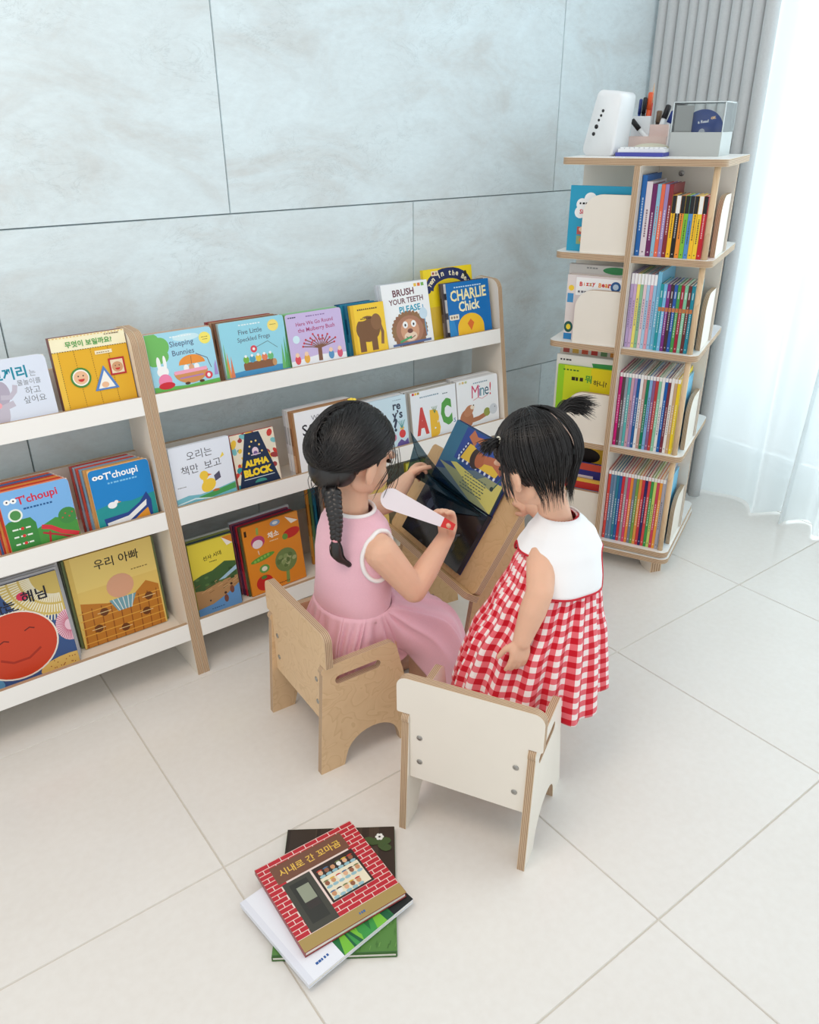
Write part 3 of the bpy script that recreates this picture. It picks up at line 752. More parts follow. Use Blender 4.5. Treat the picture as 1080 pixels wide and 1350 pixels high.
def c_zoo(w, h):
    a = Art(w, h, (250, 208, 52)); br = (124, 84, 50); a.rect(0, 0, 0.10, 1, (238, 190, 40))
    bars(a, 0.20, 0.88, 0.6, 10, (90, 70, 30), 0.03); a.ell(0.46, 0.50, 0.36, 0.32, br); a.ell(0.72, 0.62, 0.16, 0.2, (140, 98, 62)); a.rect(0.16, 0.06, 0.34, 0.45, br); a.rect(0.52, 0.06, 0.70, 0.45, br); a.line([(0.80, 0.62), (0.88, 0.40), (0.84, 0.16)], 0.09, (140, 98, 62)); a.ell(0.30, 0.70, 0.14, 0.04, (250, 208, 52))
    bars(a, 0.26, 0.70, 0.34, 6, (60, 40, 20), 0.02)
    return a
def c_brush(w, h):
    a = Art(w, h, (246, 248, 250)); a.text('BRUSH', 0.46, 0.85, 0.46, (112, 62, 72), 0.03, 0.03); a.text('YOUR TEETH', 0.50, 0.72, 0.74, (112, 62, 72), 0.03, 0.025); a.text('PLEASE', 0.56, 0.585, 0.46, (40, 160, 190), 0.04, 0.03)
    for k, c in enumerate(((240, 200, 70), (230, 120, 60), (120, 180, 80))): a.rect(0.70 + 0.08 * k, 0.915, 0.76 + 0.08 * k, 0.965, c)
    rn = random.Random(2)
    for k in range(30):
        t = k * 2 * PI / 30; x, y = 0.50 + 0.30 * math.cos(t), 0.25 + 0.22 * math.sin(t); a.ell(x, y, 0.10, 0.05, (150, 98 + int(20 * rn.random()), 76), rot=t, n=10)
    a.ell(0.50, 0.25, 0.30, 0.25, (176, 124, 98)); a.ell(0.50, 0.24, 0.20, 0.20, (214, 160, 126)); a.ell(0.50, 0.15, 0.14, 0.08, (240, 214, 190))
    for x in (0.41, 0.59): a.ell(x, 0.34, 0.055, 0.06, (252, 252, 252)); a.ell(x, 0.335, 0.02, 0.025, (40, 40, 40), n=8)
    a.ell(0.50, 0.235, 0.06, 0.04, (120, 70, 60)); a.line([(0.40, 0.15), (0.50, 0.11), (0.60, 0.15)], 0.015, (120, 60, 50)); a.line([(0.26, 0.08), (0.52, 0.14)], 0.035, (70, 170, 110)); a.line([(0.84, 0.62), (0.86, 0.12)], 0.02, (110, 170, 210)); a.ell(0.83, 0.48, 0.09, 0.10, (206, 228, 244))
    a.line([(0.10, 0.04), (0.94, 0.05)], 0.04, (90, 110, 160))
    return a
def c_tenbed(w, h):
    a = Art(w, h, (245, 216, 30)); pts = [(0.5 + 0.40 * math.cos(t), 0.70 + 0.22 * math.sin(t)) for t in [PI * (1 - k / 12) for k in range(13)]]
    a.line(pts, 0.17, (28, 40, 92))
    word = 'Ten in the Bed'
    for k, ch in enumerate(word):
        if ch == ' ': continue
        t = PI * (0.90 - 0.80 * k / (len(word) - 1)); a.text(ch, 0.5 + 0.40 * math.cos(t), 0.70 + 0.22 * math.sin(t), 0.055, (250, 240, 200), (t - PI / 2) * 0.7, 0.03, maxh=0.075)
    a.rect(0.16, 0.90, 0.30, 0.97, (240, 220, 190)); a.ell(0.20, 0.935, 0.02, 0.02, (150, 60, 60)); a.ell(0.26, 0.935, 0.02, 0.02, (150, 140, 130))
    a.ell(0.86, 0.88, 0.03, 0.05, (40, 40, 30)); a.ell(0.08, 0.70, 0.05, 0.05, (28, 40, 92)); a.rect(0.05, 0.0, 0.95, 0.45, (230, 190, 60))
    return a
def c_charlie(w, h):
    a = Art(w, h, (6, 112, 186)); bars(a, 0.18, 0.90, 0.64, 12, (200, 226, 244), 0.022); a.text('CHARLIE', 0.50, 0.77, 0.84, (250, 236, 176), 0.03, 0.025, ys=1.2); a.text('Chick', 0.50, 0.555, 0.50, (250, 240, 196), 0.04, 0.03, ys=1.15)
    a.rect(0.02, 0.32, 0.24, 0.42, (240, 230, 210)); [a.ell(0.07 + 0.06 * k, 0.37, 0.022, 0.025, (150, 130, 110), n=8) for k in range(3)]
    a.ell(0.50, 0.14, 0.31, 0.25, (248, 196, 40), n=28, a0=0, a1=PI); a.rect(0.19, 0.0, 0.81, 0.15, (248, 196, 40)); a.poly([(0.50, 0.30), (0.58, 0.22), (0.50, 0.08), (0.42, 0.22)], (226, 110, 40)); a.poly([(0, 0), (0.18, 0), (0.12, 0.30), (0, 0.34)], (40, 140, 206))
    return a
def c_duck(w, h):
    a = Art(w, h, (233, 239, 250)); k = (70, 70, 80)
    a.text('오리는', 0.48, 0.82, 0.42, k, 0.03); a.text('책만  보고', 0.48, 0.60, 0.66, k, 0.05)
    a.poly([(0, 0), (1, 0), (1, 0.22), (0.7, 0.17), (0.4, 0.14), (0.2, 0.17), (0, 0.14)], (120, 190, 206)); a.poly([(0.35, 0.10), (1, 0.20), (1, 0.10), (0.5, 0.04)], (74, 160, 90)); a.line([(0, 0.05), (0.3, 0.09), (0.6, 0.03)], 0.02, (226, 242, 246))
    a.ell(0.55, 0.26, 0.13, 0.10, (246, 206, 70), 0.5); a.ell(0.50, 0.44, 0.075, 0.075, (246, 206, 70)); a.line([(0.50, 0.40), (0.50, 0.28)], 0.06, (246, 206, 70)); a.poly([(0.56, 0.46), (0.63, 0.43), (0.56, 0.41)], (236, 140, 50)); a.poly([(0.66, 0.40), (0.76, 0.46), (0.77, 0.34), (0.67, 0.30)], (86, 86, 110)); a.ell(0.66, 0.15, 0.06, 0.02, (190, 110, 60)); a.poly([(0.80, 0.66), (0.86, 0.76), (0.88, 0.70)], (240, 214, 80)); bars(a, 0.05, 0.32, 0.14, 6, (120, 120, 120))
    return a
def c_alpha(w, h):
    a = Art(w, h, (236, 226, 204)); rn = random.Random(12); pal = [(206, 60, 50), (40, 150, 160), (240, 196, 60), (120, 190, 196), (160, 60, 60), (240, 236, 220)]
    for k in range(60): a.ell(rn.random(), rn.random(), 0.05 + 0.06 * rn.random(), 0.03 + 0.04 * rn.random(), pal[k % 6], rn.random() * 3, n=10)
    a.poly([(0.02, 0.0), (0.98, 0.0), (0.66, 0.98), (0.34, 0.98)], (24, 46, 78)); a.text('ALPHA', 0.50, 0.44, 0.56, (250, 216, 50), 0.0, 0.07); a.text('BLOCK', 0.50, 0.27, 0.66, (250, 216, 50), 0.0, 0.07); a.line([(0.15, 0.16), (0.86, 0.16)], 0.014, (220, 230, 235))
    for x, y in ((0.40, 0.74), (0.46, 0.82), (0.56, 0.82), (0.62, 0.74), (0.36, 0.62), (0.66, 0.62)): a.ell(x, y, 0.022, 0.022, (250, 214, 120), n=8)
    a.ell(0.51, 0.64, 0.075, 0.085, (236, 214, 226)); a.ell(0.51, 0.60, 0.05, 0.05, (120, 90, 150)); a.line([(0.40, 0.58), (0.62, 0.58)], 0.02, (236, 214, 226)); a.ell(0.52, 0.07, 0.14, 0.07, (60, 150, 140), a0=0, a1=PI)
    return a
def c_scared(w, h):
    a = Art(w, h, (244, 246, 250)); a.text('When I’m', 0.46, 0.86, 0.40, (120, 120, 130)); a.text('SCARED', 0.48, 0.70, 0.76, (40, 36, 50), 0.02, 0.01); rn = random.Random(5)
    a.ell(0.36, 0.24, 0.22, 0.38, (66, 46, 104)); a.ell(0.28, 0.50, 0.16, 0.06, (100, 86, 130))
    for k in range(22): x = 0.17 + 0.018 * k; a.line([(x + 0.04, 0.48 + 0.06 * rn.random()), (x, 0.25), (x - 0.02, 0.02)], 0.006, (196, 180, 230) if k % 2 else (40, 26, 70))
    return a
def c_wheres(w, h):
    a = Art(w, h, (206, 230, 242)); a.text('re', 0.78, 0.80, 0.18, (50, 60, 84), 0, 0.03); a.text('y’s', 0.78, 0.63, 0.24, (50, 60, 84), 0, 0.03); a.text('?', 0.72, 0.46, 0.10, (50, 60, 84), 0, 0.03); bars(a, 0.70, 0.92, 0.2, 5, (120, 140, 160))
    a.ell(0.86, 0.26, 0.075, 0.08, (222, 60, 60)); a.ell(0.86, 0.37, 0.05, 0.03, (236, 190, 80)); [a.line([(0.86, 0.36), (0.78 + 0.04 * k, 0.52)], 0.012, (70, 150, 150)) for k in range(5)]
    a.poly([(0.7, 0.02), (1.0, 0.02), (0.98, 0.16), (0.9, 0.10), (0.82, 0.16), (0.74, 0.10)], (104, 86, 156)); a.ell(0.66, 0.22, 0.06, 0.07, (220, 130, 160))
    return a
def c_abc(w, h):
    a = Art(w, h, (236, 241, 247)); a.text('A', 0.22, 0.40, 0.27, (206, 66, 60), 0, 0.06, ys=1.9); a.text('B', 0.50, 0.30, 0.22, (240, 190, 50), 0, 0.08, ys=1.7); a.text('C', 0.76, 0.47, 0.25, (84, 160, 70), 0.05, 0.07, ys=1.75); bars(a, 0.20, 0.86, 0.42, 10, (120, 150, 170), 0.024); bars(a, 0.70, 0.84, 0.12, 3, (90, 110, 120), 0.02); a.text('s', 0.94, 0.26, 0.05, (90, 130, 180))
    for k, c in enumerate(((200, 60, 50), (240, 190, 50), (170, 150, 60))): a.rect(0.04 + 0.055 * k, 0.94, 0.085 + 0.055 * k, 0.985, c)
    for k in range(5): a.line([(0.50, 0.50), (0.44 + 0.03 * k, 0.64)], 0.008, (90, 140, 90))
    return a
def c_mine(w, h):
    a = Art(w, h, (240, 243, 247), 0.008)
    for ch, x, wd, c in (('M', 0.44, 0.15, (206, 70, 110)), ('i', 0.545, 0.022, (140, 90, 160)), ('n', 0.61, 0.085, (40, 130, 150)), ('e', 0.72, 0.09, (30, 90, 120)), ('!', 0.81, 0.028, (206, 50, 70))): a.text(ch, x, 0.72 if ch in 'M!i' else 0.69, wd * 1.15, c, -0.05, 0.0, ys=1.25)
    bars(a, 0.40, 0.88, 0.36, 8, (120, 150, 170), 0.024); a.line([(0.38, 0.55), (0.5, 0.59), (0.6, 0.55), (0.74, 0.60)], 0.012, (220, 150, 160))
    a.ell(0.20, 0.20, 0.16, 0.18, (178, 116, 82)); a.ell(0.26, 0.36, 0.13, 0.09, (190, 130, 96), 0.6); a.ell(0.35, 0.42, 0.05, 0.04, (236, 222, 204)); a.ell(0.38, 0.455, 0.015, 0.015, (50, 40, 40), n=8); a.line([(0.26, 0.14), (0.5, 0.16), (0.70, 0.22)], 0.085, (178, 116, 82)); a.ell(0.70, 0.25, 0.08, 0.08, (150, 160, 80)); a.ell(0.86, 0.28, 0.10, 0.10, (208, 214, 222)); a.ell(0.90, 0.32, 0.012, 0.012, (50, 50, 60), n=6)
    for k, c in enumerate(((220, 214, 190), (220, 190, 120), (190, 200, 150))): a.rect(0.06 + 0.07 * k, 0.93, 0.11 + 0.07 * k, 0.975, c)
    return a
def c_stone(w, h):
    a = Art(w, h, (240, 222, 78)); a.poly([(0, 0), (1, 0), (1, 0.62), (0.75, 0.66), (0.45, 0.58), (0.2, 0.56), (0, 0.52)], (70, 104, 62)); a.poly([(0, 0), (1, 0), (1, 0.42), (0.6, 0.40), (0.2, 0.34), (0, 0.36)], (190, 146, 100))
    rn = random.Random(3)
    for k in range(26): x, y = rn.random(), 0.28 + 0.16 * rn.random(); a.line([(x, y), (x + 0.12, y + 0.02)], 0.012, [(140, 100, 66), (220, 180, 130), (90, 90, 60)][k % 3])
    for k in range(14): x = rn.random(); a.ell(x, 0.40 + 0.14 * rn.random(), 0.05, 0.03, (58, 88, 50) if k % 2 else (92, 128, 74), n=9)
    a.poly([(0, 0), (1, 0), (1, 0.30), (0.7, 0.20), (0.35, 0.12), (0, 0.10)], (106, 160, 216)); a.poly([(0.55, 0.42), (1, 0.56), (1, 0.50), (0.7, 0.42)], (170, 206, 230)); a.text('선사 시대', 0.50, 0.78, 0.42, (50, 46, 24), 0.1, 0.01); bars(a, 0.42, 0.70, 0.18, 5, (110, 100, 40), 0.012)
    a.poly([(0.76, 0.99), (1, 0.99), (1, 0.88)], (226, 140, 50)); a.poly([(0.76, 0.99), (1, 0.88), (0.86, 0.86)], (250, 244, 236))
    for x, y in ((0.66, 0.14), (0.82, 0.24)): a.ell(x, y, 0.05, 0.09, (130, 80, 66)); a.ell(x, y + 0.08, 0.03, 0.03, (70, 50, 44))
    a.ell(0.30, 0.18, 0.02, 0.02, (50, 60, 70)); bars(a, 0.3, 0.05, 0.3, 6, (60, 100, 150), 0.012)
    return a
def c_veg(w, h):
    a = Art(w, h, (236, 146, 44)); a.text('채소', 0.52, 0.78, 0.20, (255, 250, 240), 0.05, 0.03); bars(a, 0.44, 0.69, 0.16, 5, (250, 220, 180), 0.012)
    a.ell(0.24, 0.74, 0.12, 0.10, (196, 70, 120)); a.ell(0.23, 0.71, 0.09, 0.07, (246, 232, 236)); a.line([(0.25, 0.84), (0.26, 0.94)], 0.04, (150, 180, 90)); a.line([(0.22, 0.62), (0.23, 0.56)], 0.015, (240, 220, 200))
    a.ell(0.84, 0.72, 0.16, 0.08, (206, 50, 46), 0.15); a.ell(0.72, 0.69, 0.05, 0.05, (110, 160, 70)); a.ell(0.28, 0.50, 0.22, 0.045, (98, 160, 60), 0.15); [a.ell(0.14 + 0.06 * k, 0.478 + 0.011 * k, 0.024, 0.024, (140, 196, 90), n=10) for k in range(5)]
    a.ell(0.28, 0.34, 0.09, 0.07, (110, 170, 80)); a.ell(0.28, 0.34, 0.05, 0.04, (240, 240, 220)); a.ell(0.25, 0.14, 0.15, 0.13, (206, 44, 40)); a.ell(0.25, 0.22, 0.05, 0.03, (80, 140, 60))
    a.line([(0.66, 0.02), (0.68, 0.20)], 0.06, (130, 160, 90)); a.ell(0.68, 0.36, 0.20, 0.20, (118, 140, 84)); rn = random.Random(9)
    for k in range(24): t = rn.random() * 6.28; r = 0.15 * math.sqrt(rn.random()); a.ell(0.68 + r * math.cos(t), 0.36 + r * math.sin(t) * 0.8, 0.045, 0.035, [(98, 122, 70), (142, 162, 104), (170, 180, 130)][k % 3], rn.random() * 3, n=8)
    a.ell(0.58, 0.93, 0.09, 0.05, (140, 170, 206)); a.ell(0.58, 0.93, 0.05, 0.025, (230, 236, 240)); a.poly([(0.74, 0.995), (0.99, 0.995), (0.99, 0.89)], (240, 160, 70)); a.poly([(0.76, 0.97), (0.99, 0.87), (0.86, 0.85)], (252, 248, 240)); bars(a, 0.5, 0.05, 0.2, 6, (120, 60, 20), 0.012); bars(a, 0.03, 0.86, 0.05, 1, (60, 40, 20), 0.08)
    return a
def c_map(w, h):
    a = Art(w, h, (238, 206, 116)); a.ell(0.30, 0.84, 0.18, 0.10, (150, 190, 216)); a.ell(0.30, 0.84, 0.10, 0.05, (236, 240, 240)); a.line([(0.1, 0.3), (0.4, 0.5), (0.8, 0.4)], 0.02, (200, 150, 60)); a.rect(0.3, 0.55, 0.8, 0.70, (246, 232, 190)); bars(a, 0.34, 0.6, 0.4, 5, (120, 90, 40), 0.04); a.ell(0.6, 0.2, 0.2, 0.12, (120, 170, 110))
    return a
def c_animals(w, h):
    a = Art(w, h, (222, 218, 66))
    for x, y, r in ((0.14, 0.80, 0.13), (0.42, 0.62, 0.10), (0.2, 0.35, 0.12), (0.7, 0.75, 0.14), (0.6, 0.25, 0.13), (0.88, 0.45, 0.09)):
        a.ell(x, y, r, r * 1.1, (96, 96, 90)); a.ell(x - 0.03, y + 0.05, r * 0.3, r * 0.3, (244, 244, 236)); a.ell(x + 0.04, y + 0.05, r * 0.3, r * 0.3, (244, 244, 236)); a.ell(x, y + 0.045, r * 0.1, r * 0.1, (20, 20, 20), n=6)
    a.ell(0.86, 0.12, 0.06, 0.05, (206, 50, 50)); a.ell(0.4, 0.86, 0.12, 0.05, (250, 244, 150))
    return a

# ---------------------------------------------------------------- books standing in the racks
def rack_book(tier, x0, x1, h, yb, tilt, th, col, label, art=None, group=None, r=0.002, rz=0.0, off=0.0, ct=0.0016, spine=None, dz=0.0):
    zf = TIERS[tier][0] + 0.0148
    t = math.radians(tilt)
    o = Vector((x0, yb + off / math.cos(t), zf + th * math.sin(t) + dz))
    mw = Matrix.Translation(o) @ Matrix.Rotation(rz, 4, 'Z') @ Matrix.Rotation(-t, 4, 'X')
    w = x1 - x0; az = 0.020 if tier < 2 else 0.0
    return make_book(mw, w, h, th, col, label, art(w, h - az) if art else None, spine(th, h) if spine else None, group, r, ct=ct, art_z=az)
def spine_bar(cols):
    def f(w, h):
        a = Art(w, h, cols[0]); n = len(cols)
        for k in range(1, n): a.rect(0.05, 0.1 + 0.8 * (k - 1) / max(1, n - 1), 0.95, 0.1 + 0.8 * (k - 0.35) / max(1, n - 1), cols[k])
        return a
    return f
def stack(tier, x0, x1, h, yb, tilt, th, col, label, art, where, behind, r=0.002, ct=0.0016, rz=0.0, spine=None, noun='book', color=None):
    """front book plus the books filed right behind it: behind = list of (thickness, dx left, extra width, dh, colour, colour word)"""
    rack_book(tier, x0, x1, h, yb, tilt, th, col, label, art, r=r, ct=ct, rz=rz, spine=spine)
    off = th + 0.0006
    for k, (t2, dx, dw, dh, c2, word) in enumerate(behind):
        rack_book(tier, x0 - dx, x1 - dx + dw, h + dh, yb, tilt, t2, c2, '%s book, %s behind %s' % (word, _ord[k] if len(behind) > 1 else 'right', where), r=r, ct=ct, rz=rz, off=off,
                  group='books filed behind the front covers', spine=spine_bar([c2, tuple(min(255, v + 50) for v in c2), tuple(max(0, v - 40) for v in c2)]))
        off += t2 + 0.0006

Y1, Y2, Y3 = 1.8625, 1.8225, 1.822
WHT = (244, 244, 242)
# left rack
stack(0, 0.205, 0.394, 0.158, Y1, 11, 0.012, (226, 232, 244), 'white-blue board book with a grey elephant, top row of the left rack', c_elephant, 'the grey elephant cover',
      [(0.010, 0.0, 0.0, -0.002, (210, 214, 220), 'pale grey')], r=0.012)
rack_book(0, 0.4085, 0.5785, 0.185, Y1 + 0.004, 9, 0.024, (120, 56, 48), 'mustard yellow book with circle, triangle and square faces, top row of the left rack', c_yellow, ct=0.003)
stack(1, 0.224, 0.378, 0.168, Y2, 7, 0.010, (236, 150, 110), 'sky blue and green board book with a red slide, middle row of the left rack', c_tch_green, 'the red slide cover',
      [(0.010, 0.004, 0, 0, (206, 62, 40), 'red'), (0.010, 0.008, 0, 0, (222, 150, 70), 'tan orange'), (0.010, 0.012, 0, 0, (190, 60, 44), 'brick red'), (0.010, 0.016, 0, 0, (70, 110, 170), 'dark blue'), (0.010, 0.019, 0, 0, (214, 90, 50), 'orange')], r=0.010)
stack(1, 0.4235, 0.5715, 0.168, Y2, 9, 0.010, (240, 190, 120), 'bright blue board book with a navy boat, middle row of the left rack', c_tch_blue, 'the navy boat cover',
      [(0.010, 0.006, 0, 0, (200, 150, 90), 'tan'), (0.010, 0.011, 0, 0, (120, 160, 190), 'grey blue'), (0.010, 0.016, 0, 0, (206, 70, 50), 'red'), (0.010, 0.020, 0, 0, (150, 170, 190), 'pale blue'), (0.010, 0.024, 0, 0, (180, 60, 50), 'dark red')], r=0.010)
stack(2, 0.055, 0.312, 0.248, Y3 - 0.008, 13, 0.007, (60, 80, 130), 'blue book with a big smiling red sun, bottom row of the left rack', c_sun, 'the red sun cover',
      [(0.008, -0.004, 0, 0.004, (206, 208, 214), 'light grey'), (0.008, -0.007, 0, 0.006, (190, 194, 202), 'mid grey'), (0.008, -0.010, 0, 0.008, (214, 214, 216), 'whitish grey'), (0.008, -0.013, 0, 0.010, (170, 176, 186), 'slate grey')])
stack(2, 0.338, 0.558, 0.252, Y3 + 0.035, 7, 0.010, (196, 158, 80), 'golden yellow book with an orange-brown plaid picture, bottom row of the left rack', c_dad, 'the plaid picture cover',
      [(0.008, 0.006, 0.014, -0.006, (120, 134, 90), 'olive green'), (0.008, 0.010, 0.020, -0.010, (96, 100, 80), 'dark olive'), (0.008, 0.013, 0.024, -0.012, (130, 120, 100), 'taupe')])
# right rack, top row
stack(0, 0.622, 0.793, 0.163, Y1, 11, 0.012, (190, 220, 235), 'pale blue board book with an orange pram umbrella, top row of the right rack', c_bunnies, 'the orange pram cover',
      [(0.010, 0, 0.004, 0.001, (200, 170, 150), 'beige')], r=0.010)
stack(0, 0.812, 0.998, 0.165, Y1, 11, 0.012, (170, 190, 190), 'pale blue board book with frogs on a log, top row of the right rack', c_frogs, 'the frogs cover',
      [(0.011, 0.005, 0, 0, (130, 92, 70), 'brown'), (0.011, 0.010, 0, 0, (176, 140, 110), 'light brown'), (0.011, 0.015, 0, 0, (150, 60, 60), 'maroon')], r=0.008)
stack(0, 1.002, 1.178, 0.162, Y1, 11, 0.012, (120, 180, 110), 'lilac board book with a bare tree and red berries, top row of the right rack', c_mulberry, 'the berry tree cover',
      [(0.010, 0.002, 0, 0.001, (150, 200, 160), 'light green')], r=0.008)
stack(0, 1.208, 1.322, 0.160, Y1, 11, 0.012, (220, 180, 50), 'small yellow board book with a brown elephant, top row of the right rack', c_zoo, 'the brown elephant cover',
      [(0.012, 0.007, 0, 0, (30, 110, 150), 'teal blue'), (0.012, 0.013, 0, 0, (40, 140, 170), 'bright teal'), (0.012, 0.019, 0, 0, (30, 90, 130), 'deep blue')])
stack(0, 1.326, 1.495, 0.202, Y1 + 0.004, 13, 0.012, (214, 220, 226), 'white book with a brown lion brushing its teeth, top row of the right rack', c_brush, 'the lion cover',
      [(0.010, 0.006, 0, 0, (200, 206, 214), 'light grey')])
rack_book(0, 1.4985, 1.690, 0.222, Y1 + 0.038, 9, 0.014, (240, 208, 40), 'tall yellow book with a navy arch behind the bright blue book', c_tenbed)
stack(0, 1.556, 1.728, 0.182, Y1, 11, 0.012, (30, 110, 180), 'bright blue book with a yellow dome, last in the top row of books', c_charlie, 'the yellow dome cover',
      [(0.010, 0.009, 0, 0, (90, 80, 80), 'dark grey')], spine=spine_bar([(230, 232, 236), (60, 60, 70), (230, 232, 236), (90, 90, 100), (230, 232, 236), (60, 60, 70)]))
# right rack, middle row
rack_book(1, 0.622, 0.787, 0.178, Y2, 7, 0.012, (214, 220, 230), 'white book with a yellow duck reading over green water, middle row', c_duck)
rack_book(1, 0.796, 0.925, 0.170, Y2 + 0.003, 12, 0.010, (190, 70, 60), 'patterned book with a large navy letter A, middle row of the right rack', c_alpha)
stack(1, 0.985, 1.190, 0.196, Y2, 8, 0.014, (190, 150, 110), 'white book with a dark purple shaggy shape, behind the older girl', c_scared, 'the purple shaggy cover',
      [(0.012, 0.004, 0, 0, (176, 130, 90), 'brown'), (0.012, 0.006, 0, 0, (230, 230, 230), 'white'), (0.012, 0.008, 0, 0, (216, 216, 220), 'pale grey')])
stack(1, 1.205, 1.365, 0.178, Y2, 8, 0.010, (206, 224, 236), 'light blue book with a red fruit bird, right of the older girl\'s head', c_wheres, 'the red fruit cover',
      [(0.010, 0.004, 0, 0, (236, 236, 236), 'white'), (0.010, 0.006, 0, 0, (210, 214, 220), 'pale grey')])
stack(1, 1.382, 1.560, 0.176, Y2, 8, 0.012, (200, 196, 186), 'white book with big red, yellow and green capital letters', c_abc, 'the big letters cover',
      [(0.010, 0.010, 0, 0, (190, 190, 186), 'grey'), (0.010, 0.012, 0, 0, (236, 236, 236), 'white')])
stack(1, 1.564, 1.738, 0.178, Y2, 8, 0.012, (232, 232, 234), 'white rounded board book with a brown otter arm, last in the middle row', c_mine, 'the otter cover',
      [(0.011, 0, 0, 0, (220, 220, 222), 'pale grey'), (0.011, 0.002, 0, 0, (240, 240, 240), 'white'), (0.011, 0.002, 0, 0, (214, 214, 216), 'light grey')], r=0.010)
# right rack, bottom row
stack(2, 0.636, 0.764, 0.212, Y3 - 0.002, 7, 0.006, (200, 190, 70), 'yellow book with a green hill and blue shore, bottom row of the right rack', c_stone, 'the green hill cover',
      [(0.007, -0.004, 0, 0.002, (60, 80, 90), 'dark blue grey'), (0.007, -0.004, 0, 0.004, (140, 150, 80), 'olive'), (0.007, -0.006, 0, 0.006, (200, 206, 200), 'pale green')])
stack(2, 0.800, 0.982, 0.212, Y3 + 0.004, 8, 0.006, (214, 130, 40), 'orange book with vegetables and an artichoke, bottom row of the right rack', c_veg, 'the vegetables cover',
      [(0.007, 0.006, 0, 0, (80, 90, 60), 'dark green'), (0.007, 0.010, 0, 0.001, (190, 40, 60), 'crimson'), (0.007, 0.014, 0, 0.002, (90, 50, 90), 'plum'), (0.007, 0.018, 0.006, 0.003, (170, 90, 110), 'mauve'), (0.007, 0.018, 0.012, 0.006, (206, 216, 226), 'pale blue')], rz=0.04)
stack(2, 1.080, 1.290, 0.262, Y3 + 0.004, 5, 0.008, (226, 196, 110), 'large pale yellow book partly hidden behind the older girl\'s back', c_map, 'the large pale yellow cover',
      [(0.009, 0.010, 0, 0, (196, 120, 60), 'rust'), (0.009, 0.018, 0, 0, (150, 140, 130), 'grey'), (0.009, 0.024, 0, 0, (40, 50, 60), 'charcoal'), (0.009, 0.031, 0, 0, (30, 110, 140), 'teal'), (0.009, 0.038, 0, 0, (90, 130, 90), 'green'), (0.009, 0.045, 0, 0, (220, 150, 60), 'orange')])
rack_book(2, 1.370, 1.620, 0.262, Y3 + 0.004, 6, 0.012, (200, 196, 60), 'lime yellow book with grey animals, partly hidden behind the slanted book stand', c_animals)

# ---------------------------------------------------------------- books in the revolving bookcase
def spine_art(col, top=None, ink=(250, 250, 250), mid=None, lo=None):
    def f(w, h):
        a = Art(w, h, col); rn = random.Random(hash(col) & 0xffff)
        if top is not None: a.rect(0.0, 0.93 if lo is None else lo, 1, 1, top)
        ink2 = tuple(int(p * 0.7 + q * 0.3) for p, q in zip(ink, col))
        y0 = 0.22 + 0.12 * rn.random(); y = y0
        while y < y0 + 0.38:
            d = 0.012 + 0.02 * rn.random(); a.rect(0.36, y, 0.64, y + d, ink2); y += d + 0.010
        a.rect(0.36, 0.05, 0.64, 0.068, ink2)
        if mid is not None: a.rect(0.02, 0.60, 0.98, 0.66, mid); a.rect(0.34, 0.80, 0.66, 0.90, ink2)
        return a
    return f
def tower_a(tier, u, th, h, w, col, word, k, where, **kw):
    """spine towards the near face"""
    lab = '%s spine, %s from the left on the %s of the revolving bookcase' % (word, _ord[k], where)
    mw = TM @ Matrix.Translation((u + th, -TS2 + 0.020 + kw.pop('inset', 0.0), PZ[tier] + 0.0003)) @ frame((0, 0, 0), (0, 1, 0), (-1, 0, 0))
    # frame above: local X -> depth, local Y -> -u, local Z -> up
    sp = spine_art(col, **kw)
    return make_book(mw, w, h, th, col, lab, None, sp(th, h), 'books in the revolving bookcase', ct=0.0009)
rn = random.Random(21)
u = 0.006
L1 = [('blue', (34, 104, 178), 0.013, 0.212, 0.175, {}), ('pinkish white', (226, 216, 222), 0.016, 0.196, 0.17, dict(ink=(90, 60, 70))), ('plum purple', (108, 30, 92), 0.013, 0.190, 0.15, {}),
      ('light blue', (140, 190, 214), 0.010, 0.190, 0.15, dict(ink=(220, 90, 60))), ('coral orange', (232, 106, 74), 0.010, 0.190, 0.15, {}), ('lilac', (158, 134, 186), 0.010, 0.190, 0.15, {}), ('dark red', (136, 36, 44), 0.011, 0.190, 0.15, {})]
BK = (26, 26, 28)
S1 = [('golden yellow', (248, 190, 30)), ('black', (22, 22, 24)), ('orange', (240, 146, 50)), ('green', (126, 192, 56)), ('cornflower blue', (84, 144, 206)), ('yellow', (250, 196, 40)), ('lemon yellow', (246, 206, 50)), ('red', (200, 26, 40))]
k = 0
for word, c, th, h, w, kw in L1:
    tower_a(3, u, th, h, w, c, word, k, 'top shelf', **kw); u += th + 0.0006; k += 1
for i, (word, c) in enumerate(S1):
    th = 0.0113; sp = dict(top=(244, 244, 240) if i in (1, 6) else BK, lo=0.72, ink=(30, 30, 30) if i not in (1, 7) else (250, 250, 250))
    tower_a(3, u, th, 0.163, 0.115, c, word, k, 'top shelf', **sp); u += th + 0.0006; k += 1
